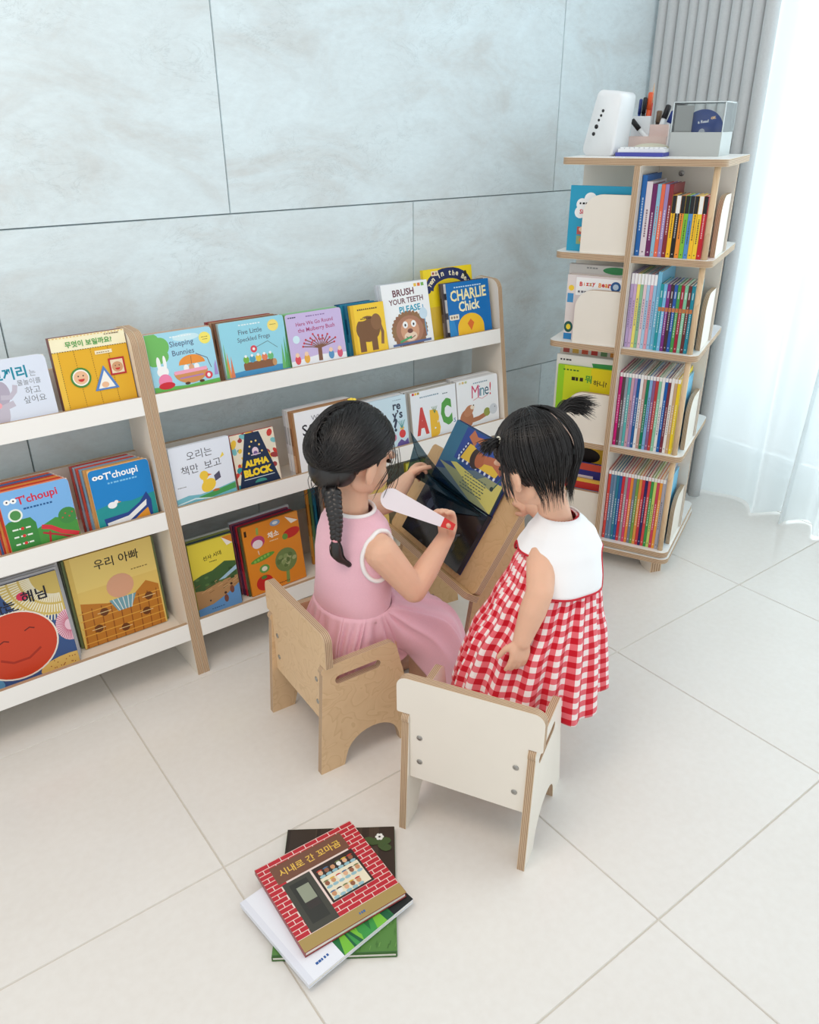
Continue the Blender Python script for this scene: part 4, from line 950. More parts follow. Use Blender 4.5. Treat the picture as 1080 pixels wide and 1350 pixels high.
# second shelf
u = 0.006; k = 0
for word, c in [('lavender', (190, 168, 212)), ('orchid', (206, 176, 214)), ('pale yellow', (240, 226, 120)), ('sage green', (140, 190, 150)), ('blush pink', (232, 204, 210)), ('powder blue', (170, 206, 232)), ('rose pink', (226, 160, 176)), ('baby blue', (150, 196, 228))]:
    tower_a(2, u, 0.0088, 0.215, 0.16, c, word, k, 'second shelf', inset=0.004, mid=None, top=(246, 246, 248), lo=0.86, ink=(90, 80, 120)); u += 0.0094; k += 1
tower_a(2, u, 0.0105, 0.224, 0.19, (120, 190, 222), 'tall sky blue', k, 'second shelf', inset=0.006); u += 0.0111; k += 1
for word, c in [('teal', (28, 150, 160)), ('light sky blue', (120, 186, 226)), ('violet', (124, 44, 130)), ('dark brown', (66, 46, 50)), ('royal blue', (40, 90, 170)), ('leaf green', (66, 150, 76)), ('crimson', (160, 30, 56)), ('mint', (130, 196, 160)), ('maroon brown', (104, 44, 44)), ('deep teal', (20, 134, 156))]:
    tower_a(2, u, 0.0091, 0.192, 0.135, c, word, k, 'second shelf', mid=(196, 120, 70)); u += 0.0097; k += 1
# third and bottom shelves: thin picture books
P3 = [('magenta', (206, 20, 120)), ('dark taupe', (86, 70, 76)), ('grey', (150, 158, 170)), ('turquoise', (90, 180, 180)), ('dusty pink', (206, 160, 176)), ('lilac', (160, 140, 190)), ('blue', (30, 96, 160)), ('white', (236, 236, 236)), ('rosy brown', (196, 156, 146)), ('emerald', (10, 126, 92)),
      ('light blue', (130, 176, 222)), ('mauve', (140, 96, 140)), ('brick red', (190, 62, 60)), ('mint', (140, 200, 170)), ('off-white', (232, 230, 226)), ('strong blue', (20, 96, 176)), ('maroon', (120, 50, 66)), ('ivory', (240, 236, 230)), ('tan', (206, 170, 130)), ('yellow', (244, 212, 40))]
P4 = [('red', (214, 70, 62)), ('slate blue', (100, 130, 162)), ('steel blue', (110, 140, 170)), ('teal blue', (40, 124, 150)), ('blue', (44, 92, 160)), ('crimson', (206, 44, 60)), ('warm grey', (160, 150, 156)), ('hot pink', (216, 66, 110)), ('orange', (236, 140, 60)), ('grey', (120, 128, 144)), ('olive green', (120, 160, 70)), ('amber', (226, 150, 70)), ('scarlet', (206, 54, 64)),
      ('navy', (44, 34, 96)), ('tomato red', (214, 70, 70)), ('green', (60, 150, 76)), ('lime', (196, 214, 110)), ('rose red', (206, 66, 90)), ('orange yellow', (240, 160, 60)), ('silver grey', (176, 172, 182))]
for tier, L, hh, where in ((1, P3, 0.236, 'third shelf'), (0, P4, 0.246, 'bottom shelf')):
    u = 0.006
    for k, (word, c) in enumerate(L):
        tower_a(tier, u, 0.0085, hh, 0.185, c, word, k, where, top=(240, 238, 236), lo=0.945, ink=(250, 250, 250) if sum(c) < 520 else (70, 70, 80)); u += 0.0091
    mw = TM @ Matrix.Translation((u + 0.0055, -TS2 + 0.045, PZ[tier] + 0.0003)) @ frame((0, 0, 0), (0, 1, 0), (-1, 0, 0))
    make_book(mw, 0.155, hh * 0.93, 0.005, (110, 190, 226), 'light blue cover seen past the dowel at the end of the %s' % where, None, None, 'books in the revolving bookcase', ct=0.0009)
# covers behind the side stops on the near face
def tower_d(tier, u0, u1, v, h, th, col, label, art=None):
    mw = TM @ Matrix.Translation((u0, v, PZ[tier] + 0.0003))
    return make_book(mw, u1 - u0, h, th, col, label, art(u1 - u0, h) if art else None, None, 'covers behind the side stops of the revolving bookcase')
V0 = -TS2 + 0.0225
def c_cloud(w, h):
    a = Art(w, h, (34, 158, 196)); [a.ell(x, y, r, r, (250, 250, 250)) for x, y, r in ((0.20, 0.72, 0.09), (0.33, 0.80, 0.10), (0.44, 0.74, 0.09), (0.18, 0.60, 0.09), (0.30, 0.58, 0.09), (0.32, 0.69, 0.11))]
    bars(a, 0.16, 0.72, 0.24, 5, (30, 30, 30), 0.03); a.text('Sir', 0.22, 0.61, 0.10, (206, 40, 60), 0, 0.03); a.rect(0.15, 0.26, 0.34, 0.38, (190, 90, 80)); a.rect(0.15, 0.11, 0.34, 0.24, (150, 170, 120)); a.ell(0.24, 0.34, 0.06, 0.04, (240, 210, 180)); a.ell(0.25, 0.18, 0.06, 0.04, (220, 150, 90))
    return a
def c_bizzy(w, h):
    a = Art(w, h, (226, 214, 214)); a.rect(0.16, 0.70, 1, 0.97, (250, 250, 250)); x = 0.22
    for ch, c in zip('Bizzy Bear', ((206, 40, 40), (240, 150, 50), (206, 40, 40), (190, 130, 60), (206, 40, 40), None, (236, 150, 60), (206, 40, 40), (236, 150, 60), (206, 40, 40))):
        if c: a.text(ch, x + 0.03, 0.87, 0.055 if ch != 'i' else 0.015, c, 0, 0.04)
        x += 0.056
    a.ell(0.86, 0.86, 0.09, 0.09, (40, 90, 150)); a.ell(0.86, 0.86, 0.05, 0.05, (190, 210, 230)); bars(a, 0.2, 0.74, 0.4, 7, (110, 110, 120), 0.03); a.rect(0, 0, 0.15, 1, (232, 222, 220)); a.ell(0.08, 0.80, 0.05, 0.05, (250, 210, 60)); a.rect(0.02, 0.58, 0.13, 0.72, (70, 150, 206)); a.ell(0.08, 0.20, 0.08, 0.10, (24, 90, 84)); a.ell(0.08, 0.20, 0.04, 0.05, (246, 220, 60)); a.rect(0.0, 0.0, 0.15, 0.10, (40, 130, 190)); a.rect(0.2, 0.5, 0.3, 0.54, (190, 40, 60)); a.rect(0.2, 0.35, 0.3, 0.39, (190, 40, 60))
    return a
def c_top_green(w, h):
    a = Art(w, h, (222, 218, 214)); a.ell(0.8, 0.94, 0.22, 0.06, (60, 150, 90)); bars(a, 0.3, 0.95, 0.2, 4, (150, 150, 150), 0.02); return a
def c_lime(w, h):
    a = Art(w, h, (204, 216, 40)); a.rect(0, 0, 0.12, 1, (150, 206, 40)); a.rect(0.6, 0.0, 1, 1, (226, 206, 30)); bars(a, 0.1, 0.93, 0.3, 5, (60, 110, 40), 0.02); a.text('뭐', 0.56, 0.84, 0.12, (60, 150, 60), 0, 0.03); a.text('하니?', 0.77, 0.80, 0.24, (40, 40, 30), 0, 0.02); bars(a, 0.26, 0.80, 0.22, 3, (40, 40, 30), 0.05); return a
def c_leaf(w, h):
    a = Art(w, h, (238, 236, 230)); a.poly([(0.6, 0.93), (0.99, 0.94), (0.99, 0.86), (0.9, 0.82), (0.8, 0.80), (0.66, 0.82)], (60, 150, 80)); bars(a, 0.06, 0.93, 0.2, 4, (60, 60, 60), 0.02); return a
def c_strip(w, h):
    a = Art(w, h, (236, 226, 214))
    for k, c in enumerate(((190, 90, 80), (236, 190, 90), (220, 100, 70), (206, 70, 60), (120, 160, 110), (230, 150, 60))): a.rect(0.05 + 0.16 * k, 0.93, 0.16 + 0.16 * k, 0.985, c)
    return a
def c_black(w, h):
    a = Art(w, h, (232, 190, 50)); a.ell(0.6, 0.90, 0.26, 0.14, (26, 22, 24)); a.rect(0, 0, 1, 0.70, (206, 70, 60)); return a
def c_navy(w, h):
    a = Art(w, h, (48, 48, 130)); a.rect(0, 0.90, 1, 1.0, (206, 80, 60)); a.rect(0.3, 0.78, 0.8, 0.82, (230, 220, 230)); a.rect(0.6, 0.66, 0.9, 0.74, (230, 220, 230)); return a
def c_redyel(w, h):
    a = Art(w, h, (240, 196, 80)); a.rect(0, 0.80, 1, 0.95, (206, 60, 54)); a.rect(0.5, 0.70, 0.95, 0.82, (60, 130, 180)); return a
tower_d(3, -0.200, -0.016, V0 + 0.012, 0.180, 0.010, (40, 160, 196), 'teal book with a white cloud behind the side stop of the top shelf', c_cloud)
tower_d(2, -0.188, -0.016, V0 + 0.012, 0.196, 0.030, (226, 214, 214), 'thick pale pink board book with coloured letters behind the second side stop', c_bizzy)
tower_d(2, -0.196, -0.016, V0 + 0.046, 0.222, 0.020, (214, 206, 204), 'pale grey book peeking out behind the pale pink board book', c_top_green)
tower_d(1, -0.196, -0.016, V0 + 0.012, 0.232, 0.008, (170, 206, 40), 'lime green book with dark writing behind the third side stop', c_lime)
tower_d(1, -0.206, -0.016, V0 + 0.024, 0.262, 0.010, (236, 234, 228), 'white book with a green leaf behind the lime green book', c_leaf)
tower_d(1, -0.206, -0.016, V0 + 0.052, 0.282, 0.014, (226, 220, 214), 'white book with a row of small pictures at its top edge', c_strip)
tower_d(0, -0.196, -0.016, V0 + 0.012, 0.190, 0.010, (230, 180, 70), 'yellow book with a red band behind the lowest side stop', c_redyel)
tower_d(0, -0.200, -0.016, V0 + 0.030, 0.240, 0.010, (50, 50, 130), 'navy book with a red top band on the bottom shelf of the revolving bookcase', c_navy)
tower_d(0, -0.204, -0.016, V0 + 0.056, 0.286, 0.010, (226, 186, 60), 'yellow book with a black shape on the bottom shelf of the revolving bookcase', c_black)
# far compartment open to the window side: a few spines
for tier, c, hh, word in ((3, (240, 240, 242), 0.205, 'white'), (2, (120, 140, 206), 0.20, 'periwinkle'), (1, (110, 196, 226), 0.24, 'aqua'), (0, (150, 150, 156), 0.24, 'grey')):
    for j in range(3):
        mw = TM @ Matrix.Translation((TS2 - 0.016 - 0.004 * j, 0.052 + 0.016 * j + 0.015, PZ[tier] + 0.0003)) @ frame((0, 0, 0), (-1, 0, 0), (0, -1, 0))
        make_book(mw, 0.16, hh - 0.004 * j, 0.015, c, '%s book facing the window, %s in the row on the %s' % (word, _ord[j], ('bottom shelf', 'third shelf', 'second shelf', 'top shelf')[tier]), None, None, 'books in the revolving bookcase')

# ================================================================ slanted book stand and the open book
LB = on_z(515, 690, 0.3); RB = on_z(625, 785, 0.3)
e_ = (LB - RB).normalized(); f_ = Vector((e_.y, -e_.x, 0)); TH = math.radians(57)
s_ = f_ * math.cos(TH) + Vector((0, 0, math.sin(TH))); n_ = (-e_).cross(s_)
WL = (LB - RB).length; HL = 0.265
STAND = Matrix((-e_, s_, n_)).transposed().to_4x4(); STAND.translation = LB     # local: x left to right, y up the slope, z out of the slope
root = empty('book_stand', loc=(LB + RB) / 2 * 1.0); root.location.z = 0
tag(root, 'slanted plywood reading stand between the two girls holding the open book', 'book stand')
IV = root.matrix_basis.inverted()
KRAFT = birch('birch_stand', (208, 172, 126), (198, 160, 113))
board('slanted_top', rounded([(0, 0), (WL, 0), (WL, HL), (0, HL)], 0.012, 5), 0.020, IV @ STAND @ Matrix.Translation((0, 0, -0.020)), root, KRAFT)
board('ledge', rounded([(0, 0), (WL, 0), (WL, 0.046), (0, 0.046)], [0, 0, 0.01, 0.01], 5), 0.016, IV @ STAND @ frame((0, -0.0005, -0.0205), (1, 0, 0), (0, 0, 1)), root, KRAFT)
for a in (0.03, WL - 0.03 - 0.016):
    o = LB - e_ * (a + 0.0)
    ov = [(-0.02, 0.0), (0.05, 0.0), (0.07, 0.05), (0.12, 0.05), (0.14, 0.0), (0.21, 0.0), (0.16, 0.478), (0.045, 0.300), (0.018, 0.258)]
    board('side_panel', ov, 0.016, IV @ frame((o.x, o.y, 0), f_, (0, 0, 1)) @ Matrix.Translation((0, 0, 0)), root, KRAFT)

OB = empty('picture_book_open', mw=STAND)
OB.name = 'picture_book'
tag(OB, 'open board book with a glossy black lower page resting on the slanted stand', 'book')
ax0, ax1 = WL - 0.372, WL - 0.078; bw = ax1 - ax0
NAVY = mat('navy_cover', (36, 46, 110), 0.35); BLK = mat('black_gloss_page', (14, 16, 20), 0.12, 0.6)
def sheet(name, y0, y1, z0, z1, m):
    mb = MB(); mb.box(ax0, ax1, y0, y1, z0, z1); return mb.build(name, m, OB)
sheet('lower_cover', 0.0165, 0.186, 0.0006, 0.003, NAVY)
pg = sheet('pages', 0.019, 0.184, 0.0032, 0.016, mat('page_block', (40, 44, 60), 0.5))
a = Art(bw, 0.166, (16, 18, 22)); rn = random.Random(31)
for k in range(26):
    x, y = rn.random(), rn.random(); a.ell(x, y, 0.02 + 0.05 * rn.random(), 0.01 + 0.03 * rn.random(), [(30, 34, 42), (24, 30, 48), (40, 44, 52)][k % 3], rn.random() * 3, n=12)
a.ell(0.22, 0.62, 0.05, 0.07, (62, 74, 88)); a.ell(0.70, 0.40, 0.09, 0.06, (50, 54, 60)); a.line([(0.6, 0.3), (0.8, 0.5)], 0.02, (70, 76, 84)); a.line([(0.02, 0.985), (0.98, 0.985)], 0.006, (90, 110, 116))
o = a.build('lower_page_art', pg, Matrix.Translation((ax0, 0.0185, 0.0162)))
gl = mat('gloss_print', (16, 18, 22), 0.1, 0.6); nt, b = nodes_of(gl); vc = nt.nodes.new('ShaderNodeVertexColor'); vc.layer_name = 'ink'; nt.links.new(vc.outputs['Color'], b.inputs['Base Color'])
o.data.materials[0] = gl
# upper half leans back a little more upright
UPM = Matrix.Translation((0, 0.187, 0.004)) @ Matrix.Rotation(math.radians(4), 4, 'X')
mb = MB(); mb.box(ax0, ax1, 0.0, 0.172, 0.0, 0.003); mb.build('upper_cover', NAVY, OB, UPM)
mb = MB(); mb.box(ax0 + 0.002, ax1 - 0.002, 0.001, 0.170, 0.0032, 0.010); up = mb.build('upper_pages', mat('teal_page_edges', (40, 70, 90), 0.5), OB, UPM)
a = Art(bw - 0.004, 0.169, (44, 84, 128)); w_, h_ = a.w, a.h
for k in range(10): a.poly([(0, 0.05 * k), (0.10 * k + 0.08, 0.0), (1, 0.0), (1, 0.62 - 0.02 * k), (0.55 + 0.04 * k, 0.50), (0.10 * k, 0.30)], tuple(int(p + (q - p) * k / 9) for p, q in zip((40, 70, 130), (204, 196, 110)))) if k % 3 == 0 else None
a.poly([(0.0, 0.28), (0.30, 0.42), (0.20, 1.0), (0.0, 1.0)], (56, 110, 140)); a.poly([(0.20, 0.45), (0.97, 0.45), (0.97, 0.98), (0.20, 0.98)], (48, 74, 150))
a.poly([(0.24, 0.46), (0.90, 0.46), (0.96, 0.76), (0.30, 0.80)], (40, 56, 120)); a.poly([(0.29, 0.50), (0.86, 0.50), (0.91, 0.74), (0.34, 0.77)], (224, 186, 66))
for k in range(9): a.ell(0.275 + 0.072 * k, 0.478, 0.016, 0.016, (214, 222, 236), n=8)
for k in range(5): a.ell(0.262 + 0.012 * k, 0.52 + 0.058 * k, 0.012, 0.012, (214, 222, 236), n=8)
a.ell(0.52, 0.62, 0.10, 0.10, (60, 46, 44)); a.ell(0.57, 0.64, 0.075, 0.085, (176, 100, 66)); a.line([(0.62, 0.66), (0.76, 0.70), (0.92, 0.62)], 0.075, (184, 108, 78)); a.line([(0.30, 0.92), (0.40, 0.84), (0.56, 0.88)], 0.085, (190, 116, 80)); a.poly([(0.55, 0.80), (0.95, 0.76), (0.97, 0.97), (0.60, 0.97)], (56, 84, 168)); a.line([(0.42, 0.80), (0.60, 0.76), (0.72, 0.80)], 0.05, (50, 80, 160)); a.line([(0.90, 0.36), (0.96, 0.62)], 0.014, (40, 90, 80)); a.ell(0.88, 0.34, 0.025, 0.02, (40, 60, 60))
for k in range(6): bars(a, 0.44 + 0.02 * (k % 2), 0.34 - 0.045 * k, 0.36, 8, (70, 90, 90), 0.014)
a.build('upper_page_art', up, Matrix.Translation((ax0 + 0.002, 0.001, 0.0104)))
def film_mat():
    m = bpy.data.materials.new('dark_clear_film'); m.use_nodes = True; nt = m.node_tree; out = nt.nodes['Material Output']; b = nt.nodes['Principled BSDF']
    b.inputs['Base Color'].default_value = rgb(18, 44, 60); b.inputs['Roughness'].default_value = 0.12
    t = nt.nodes.new('ShaderNodeBsdfTransparent'); t.inputs[0].default_value = rgb(120, 150, 160); mx = nt.nodes.new('ShaderNodeMixShader'); mx.inputs[0].default_value = 0.42
    nt.links.new(b.outputs[0], mx.inputs[1]); nt.links.new(t.outputs[0], mx.inputs[2]); nt.links.new(mx.outputs[0], out.inputs[0]); return m
FILM = film_mat()
def film(name, P, bulge, nu=14, nv=10):
    vs = []; fs = []
    for j in range(nv + 1):
        v = j / nv
        for i in range(nu + 1):
            u = i / nu
            q = P[0] * (1 - u) * (1 - v) + P[1] * u * (1 - v) + P[2] * (1 - u) * v + P[3] * u * v
            vs.append(q + Vector((0, 0, 1)) * bulge * math.sin(PI * v) * (0.4 + 0.6 * (1 - u)) + Vector((1, 0, 0)) * bulge * 0.6 * math.sin(PI * v))
    for j in range(nv):
        for i in range(nu): k = j * (nu + 1) + i; fs.append((k, k + 1, k + nu + 2, k + nu + 1))
    me = bpy.data.meshes.new(name); me.from_pydata([tuple(v) for v in vs], [], fs); me.polygons.foreach_set('use_smooth', [True] * len(fs)); return link(name, me, FILM, OB)
X = lambda aa: WL - aa
film('clear_film_page', [Vector((X(0.368), 0.178, 0.020)), Vector((X(0.10), 0.178, 0.020)), Vector((X(0.445), 0.265, 0.095)), Vector((X(0.30), 0.225, 0.085))], 0.02)
film('clear_film_page', [Vector((X(0.368), 0.176, 0.0185)), Vector((X(0.10), 0.176, 0.0185)), Vector((X(0.435), 0.240, 0.070)), Vector((X(0.40), 0.160, 0.070))], 0.012)
mb = MB(); mb.add([(X(0.366), 0.168, 0.019), (X(0.26), 0.118, 0.030), (X(0.10), 0.172, 0.019), (X(0.23), 0.172, 0.0195)], [(0, 1, 3), (1, 2, 3)]); mb.build('clear_film_flap', FILM, OB)

# ================================================================ books lying on the floor
def floor_book(P0, P1, w, h, z, th, col, label, art, spine=True, r=0.002):
    """P0 lower left corner, P1 lower right corner (ground plan); z = underside"""
    x = Vector((P1[0] - P0[0], P1[1] - P0[1], 0)).normalized()
    mw = frame((P0[0], P0[1], z + th), x, (0, 0, -1))
    return make_book(mw, w, h, th, col, label, art(w, h), None, None, r)
def c_floor_green(w, h):
    a = Art(w, h, (86, 132, 62)); rn = random.Random(6); a.rect(0, 0.40, 1, 1, (58, 46, 38))
    for k in range(12): x = rn.random(); a.line([(x, 0.45), (x + 0.02, 1.0)], 0.03, (74, 60, 48) if k % 2 else (46, 36, 30))
    for k in range(160): x, y = rn.random(), 0.02 + 0.42 * rn.random(); a.line([(x, y), (x + 0.01, y + 0.03)], 0.006, [(60, 104, 44), (112, 158, 80), (74, 120, 54)][k % 3])
    for k in range(14): a.ell(0.55 + 0.4 * rn.random(), 0.80 + 0.08 * rn.random(), 0.05, 0.04, (70, 92, 50), n=8)
    for k in range(6): t = k * PI / 3; a.ell(0.86 + 0.025 * math.cos(t), 0.905 + 0.02 * math.sin(t), 0.016, 0.016, (240, 240, 236), n=8)
    a.rect(0.66, 0.80, 0.76, 0.805, (240, 240, 240)); a.rect(0.75, 0.77, 0.76, 0.83, (240, 240, 240)); a.ell(0.92, 0.42, 0.06, 0.05, (206, 180, 190)); a.rect(0, 0, 1, 0.012, (60, 100, 50))
    return a
def c_floor_white(w, h):
    a = Art(w, h, (236, 238, 246)); rn = random.Random(16); a.rect(0, 0, 0.05, 1, (226, 228, 238)); a.rect(0.32, 0.0, 1, 0.62, (36, 112, 60)); a.rect(0.32, 0.5, 1, 1, (240, 240, 244)); a.rect(0.80, 0.0, 1, 1, (30, 34, 34))
    for k in range(16): x = 0.32 + 0.40 * rn.random(); a.poly([(x, 0.0), (x + 0.09, 0.0), (x + 0.12 * rn.random(), 0.16 + 0.3 * rn.random())], [(120, 190, 60), (60, 150, 70), (28, 96, 60)][k % 3])
    a.ell(0.72, 0.18, 0.055, 0.05, (206, 40, 60)); [a.ell(0.69 + 0.02 * (k % 4), 0.15 + 0.05 * (k // 4), 0.005, 0.005, (250, 250, 250), n=6) for k in range(8)]; [a.line([(0.78, 0.16), (0.80 + 0.03 * k, 0.24 - 0.02 * k)], 0.01, (60, 120, 190)) for k in range(5)]
    a.line([(0.18, 0.66), (0.26, 0.72), (0.36, 0.70), (0.40, 0.60)], 0.055, (196, 186, 150)); a.line([(0.28, 0.70), (0.26, 0.56), (0.32, 0.52)], 0.045, (214, 206, 172)); bars(a, 0.13, 0.09, 0.12, 5, (40, 90, 160), 0.022); bars(a, 0.20, 0.20, 0.09, 4, (120, 120, 120), 0.012)
    return a
def c_floor_brick(w, h):
    a = Art(w, h, (236, 214, 206)); RED = (190, 40, 52); rows = 17
    for r in range(rows):
        y0 = 0.13 + 0.87 * r / rows; off = 0.5 if r % 2 else 0
        for c in range(-1, 9):
            x0 = max(0.0, (c + off) / 8.0); x1 = min(1.0, (c + off + 0.94) / 8.0)
            inside = 0.16 < (x0 + x1) / 2 < 0.80 and 0.24 < y0 < 0.86
            if x1 > x0 + 0.01 and not inside: a.rect(x0, y0, x1, y0 + 0.87 / rows * 0.86, RED); a.z -= Art.STEP
    a.z += Art.STEP
    a.rect(0.0, 0.0, 1, 0.125, (172, 146, 88)); a.rect(0.11, 0.72, 0.84, 0.93, (120, 80, 62)); a.text('시내로 간 꼬마곰', 0.475, 0.825, 0.62, (232, 190, 84), 0, 0.015)
    a.rect(0.13, 0.13, 0.40, 0.70, (70, 70, 62)); a.rect(0.18, 0.20, 0.35, 0.66, (54, 54, 50)); a.rect(0.22, 0.34, 0.34, 0.60, (150, 156, 136)); a.rect(0.22, 0.34, 0.34, 0.42, (60, 54, 52))
    a.rect(0.42, 0.28, 0.84, 0.70, (54, 42, 38)); a.rect(0.44, 0.30, 0.82, 0.56, (236, 226, 200)); rn = random.Random(44)
    for r, (y, n) in enumerate(((0.62, 6), (0.49, 6), (0.36, 5))):
        for c in range(n):
            x = 0.475 + 0.062 * c; sk = [(226, 176, 140), (150, 96, 70), (206, 150, 110), (240, 236, 230)][(c + r) % 4]; hat = [(196, 60, 50), (120, 130, 80), (70, 110, 150), (220, 180, 60), (60, 50, 46)][(c * 2 + r) % 5]
            a.ell(x, y - 0.045, 0.028, 0.016, (150, 190, 200)); a.ell(x, y, 0.022, 0.026, sk, n=12); a.ell(x, y + 0.022, 0.028, 0.014, hat, n=12, a0=0, a1=PI)
    bars(a, 0.55, 0.045, 0.06, 3, (60, 110, 170), 0.022)
    return a
floor_book((0.350, 0.886), (0.534, 0.758), 0.224, 0.285, 0.0006, 0.0105, (70, 110, 54), 'green and dark brown book at the bottom of the floor pile', c_floor_green)
P0 = Vector((0.374, 0.795)); hd = Vector((0.351 - 0.374, 1.012 - 0.795)).normalized(); xd = Vector((hd.y, -hd.x))
floor_book(P0, P0 + xd, 0.245, 0.218, 0.0132, 0.0100, (228, 230, 238), 'white book with green leaves in the middle of the floor pile', c_floor_white)
floor_book((0.394, 0.841), (0.609, 0.832), 0.216, 0.210, 0.0246, 0.0120, (150, 60, 60), 'red brick-patterned book on top of the floor pile', c_floor_brick)

# ================================================================ things on top of the revolving bookcase
ZT = PZ[-1] + 0.0002
def on_top(u, v, rz=0.0): return TM @ Matrix.Translation((u, v, ZT)) @ Matrix.Rotation(rz, 4, 'Z')
WPL = mat('white_plastic', (244, 246, 248), 0.35); DKP = mat('dark_port', (30, 30, 32), 0.5)
# white wedge-shaped box with sockets
R0 = empty('router', mw=on_top(-0.150, -0.035, 0.10)); tag(R0, 'white wedge-shaped router with a column of dark sockets', 'router')
prof = rounded([(-0.062, 0), (0.045, 0), (0.058, 0.165), (-0.020, 0.175)], [0.02, 0.012, 0.016, 0.018], 5)
mb = MB()
def loft(mb, sections, mi=0):
    n = len(sections[0]); vs = [q for s in sections for q in s]; fs = []
    for i in range(len(sections) - 1):
        for k in range(n): k2 = (k + 1) % n; fs.append((i * n + k, i * n + k2, (i + 1) * n + k2, (i + 1) * n + k))
    fs.append(tuple(range(n - 1, -1, -1))); fs.append(tuple((len(sections) - 1) * n + k for k in range(n))); mb.add(vs, fs, mi, True)
# profile runs along depth (y) and height, lofted across x
cxp = sum(p[0] for p in prof) / len(prof); czp = 0.085
sec = []
for x, k in ((-0.047, 0.90), (-0.041, 0.985), (0.041, 0.985), (0.047, 0.90)):
    sec.append([(x, cxp + (p[0] - cxp) * k, max(0.0, czp + (p[1] - czp) * k) if p[1] > 0.02 else p[1] * k) for p in prof])
RR = Matrix.Rotation(-PI / 2 - 0.30, 4, 'Z')
loft(mb, sec); body = mb.build('body', WPL, R0, RR)
# the sockets sit on the side facing the camera (local +x of the body)
for k, (yy, zz, rr) in enumerate(((0.012, 0.118, 0.0042), (0.007, 0.106, 0.0036), (0.001, 0.094, 0.0036), (-0.005, 0.077, 0.006), (-0.012, 0.058, 0.0052))):
    for side in (1,):
        mb = MB(); mb.lathe([(rr, 0), (rr, 0.0012)], 12); mb.build('socket', DKP, R0, RR @ frame((side * 0.0464, yy - 0.01, zz), (0, 1, 0), (0, 0, 1)))
mb = MB(); mb.lathe([(0.003, 0), (0.003, 0.001)], 10); mb.build('led', mat('grey_led', (150, 160, 168), 0.4), R0, RR @ frame((0.02, 0.0475, 0.135), (-1, 0, 0), (0, 0, 1)))
# disc box
D0 = empty('disc_box', mw=on_top(0.100, 0.060, -0.02)); tag(D0, 'grey disc storage box with a clear lid and a blue disc', 'disc box')
GREYP = mat('grey_plastic', (186, 190, 188), 0.4); CLEAR = glass_mat(); CLEAR.name = 'clear_plastic'
mb = MB(); t = 0.003
w2, d2, hb = 0.070, 0.085, 0.062
mb.box(-w2, w2, -d2, d2, 0, t); mb.box(-w2, w2, -d2, -d2 + t, t, hb); mb.box(-w2, w2, d2 - t, d2, t, hb); mb.box(-w2, -w2 + t, -d2 + t, d2 - t, t, hb); mb.box(w2 - t, w2, -d2 + t, d2 - t, t, hb)
mb.build('tray', GREYP, D0)
mb = MB(); ht = 0.138
mb.box(-w2, w2, -d2, -d2 + 0.002, hb + 0.0005, ht); mb.box(-w2, w2, d2 - 0.002, d2, hb + 0.0005, ht); mb.box(-w2, -w2 + 0.002, -d2 + 0.002, d2 - 0.002, hb + 0.0005, ht); mb.box(w2 - 0.002, w2, -d2 + 0.002, d2 - 0.002, hb + 0.0005, ht); mb.box(-w2, w2, -d2, d2, ht, ht + 0.002)
mb.build('clear_lid', CLEAR, D0)
mb = MB(); eg = 0.0028
for x in (-w2, w2): mb.tube([(x, -d2, hb), (x, -d2, ht), (x, d2, ht), (x, d2, hb)], 0.0016, 6)
for y in (-d2, d2): mb.tube([(-w2, y, ht), (w2, y, ht)], 0.0016, 6)
mb.build('lid_rim', mat('clear_rim', (226, 234, 236), 0.2), D0)
mb = MB(); mb.box(-w2 + 0.006, -0.016, -d2 + 0.008, -d2 + 0.0095, 0.004, 0.130); mb.build('index_card', mat('card_grey', (176, 178, 178), 0.6), D0)
mb = MB(); mb.lathe([(0.058, 0), (0.058, 0.0012)], 40)
dm = frame((0.012, -d2 + 0.014, 0.0625), (1, 0, 0), (0, 0.15, 1)); disc = mb.build('disc', mat('blue_disc', (34, 66, 140), 0.3), D0, dm)
a = Art(0.12, 0.12); a.text('a Read', 0.50, 0.72, 0.24, (240, 244, 250), 0.12, 0.03); a.text('OK', 0.72, 0.80, 0.12, (240, 200, 150), 0.2, 0.08); a.ell(0.5, 0.5, 0.07, 0.07, (190, 200, 214)); a.build('disc_art', disc, Matrix.Translation((-0.06, -0.06, 0.0013)))
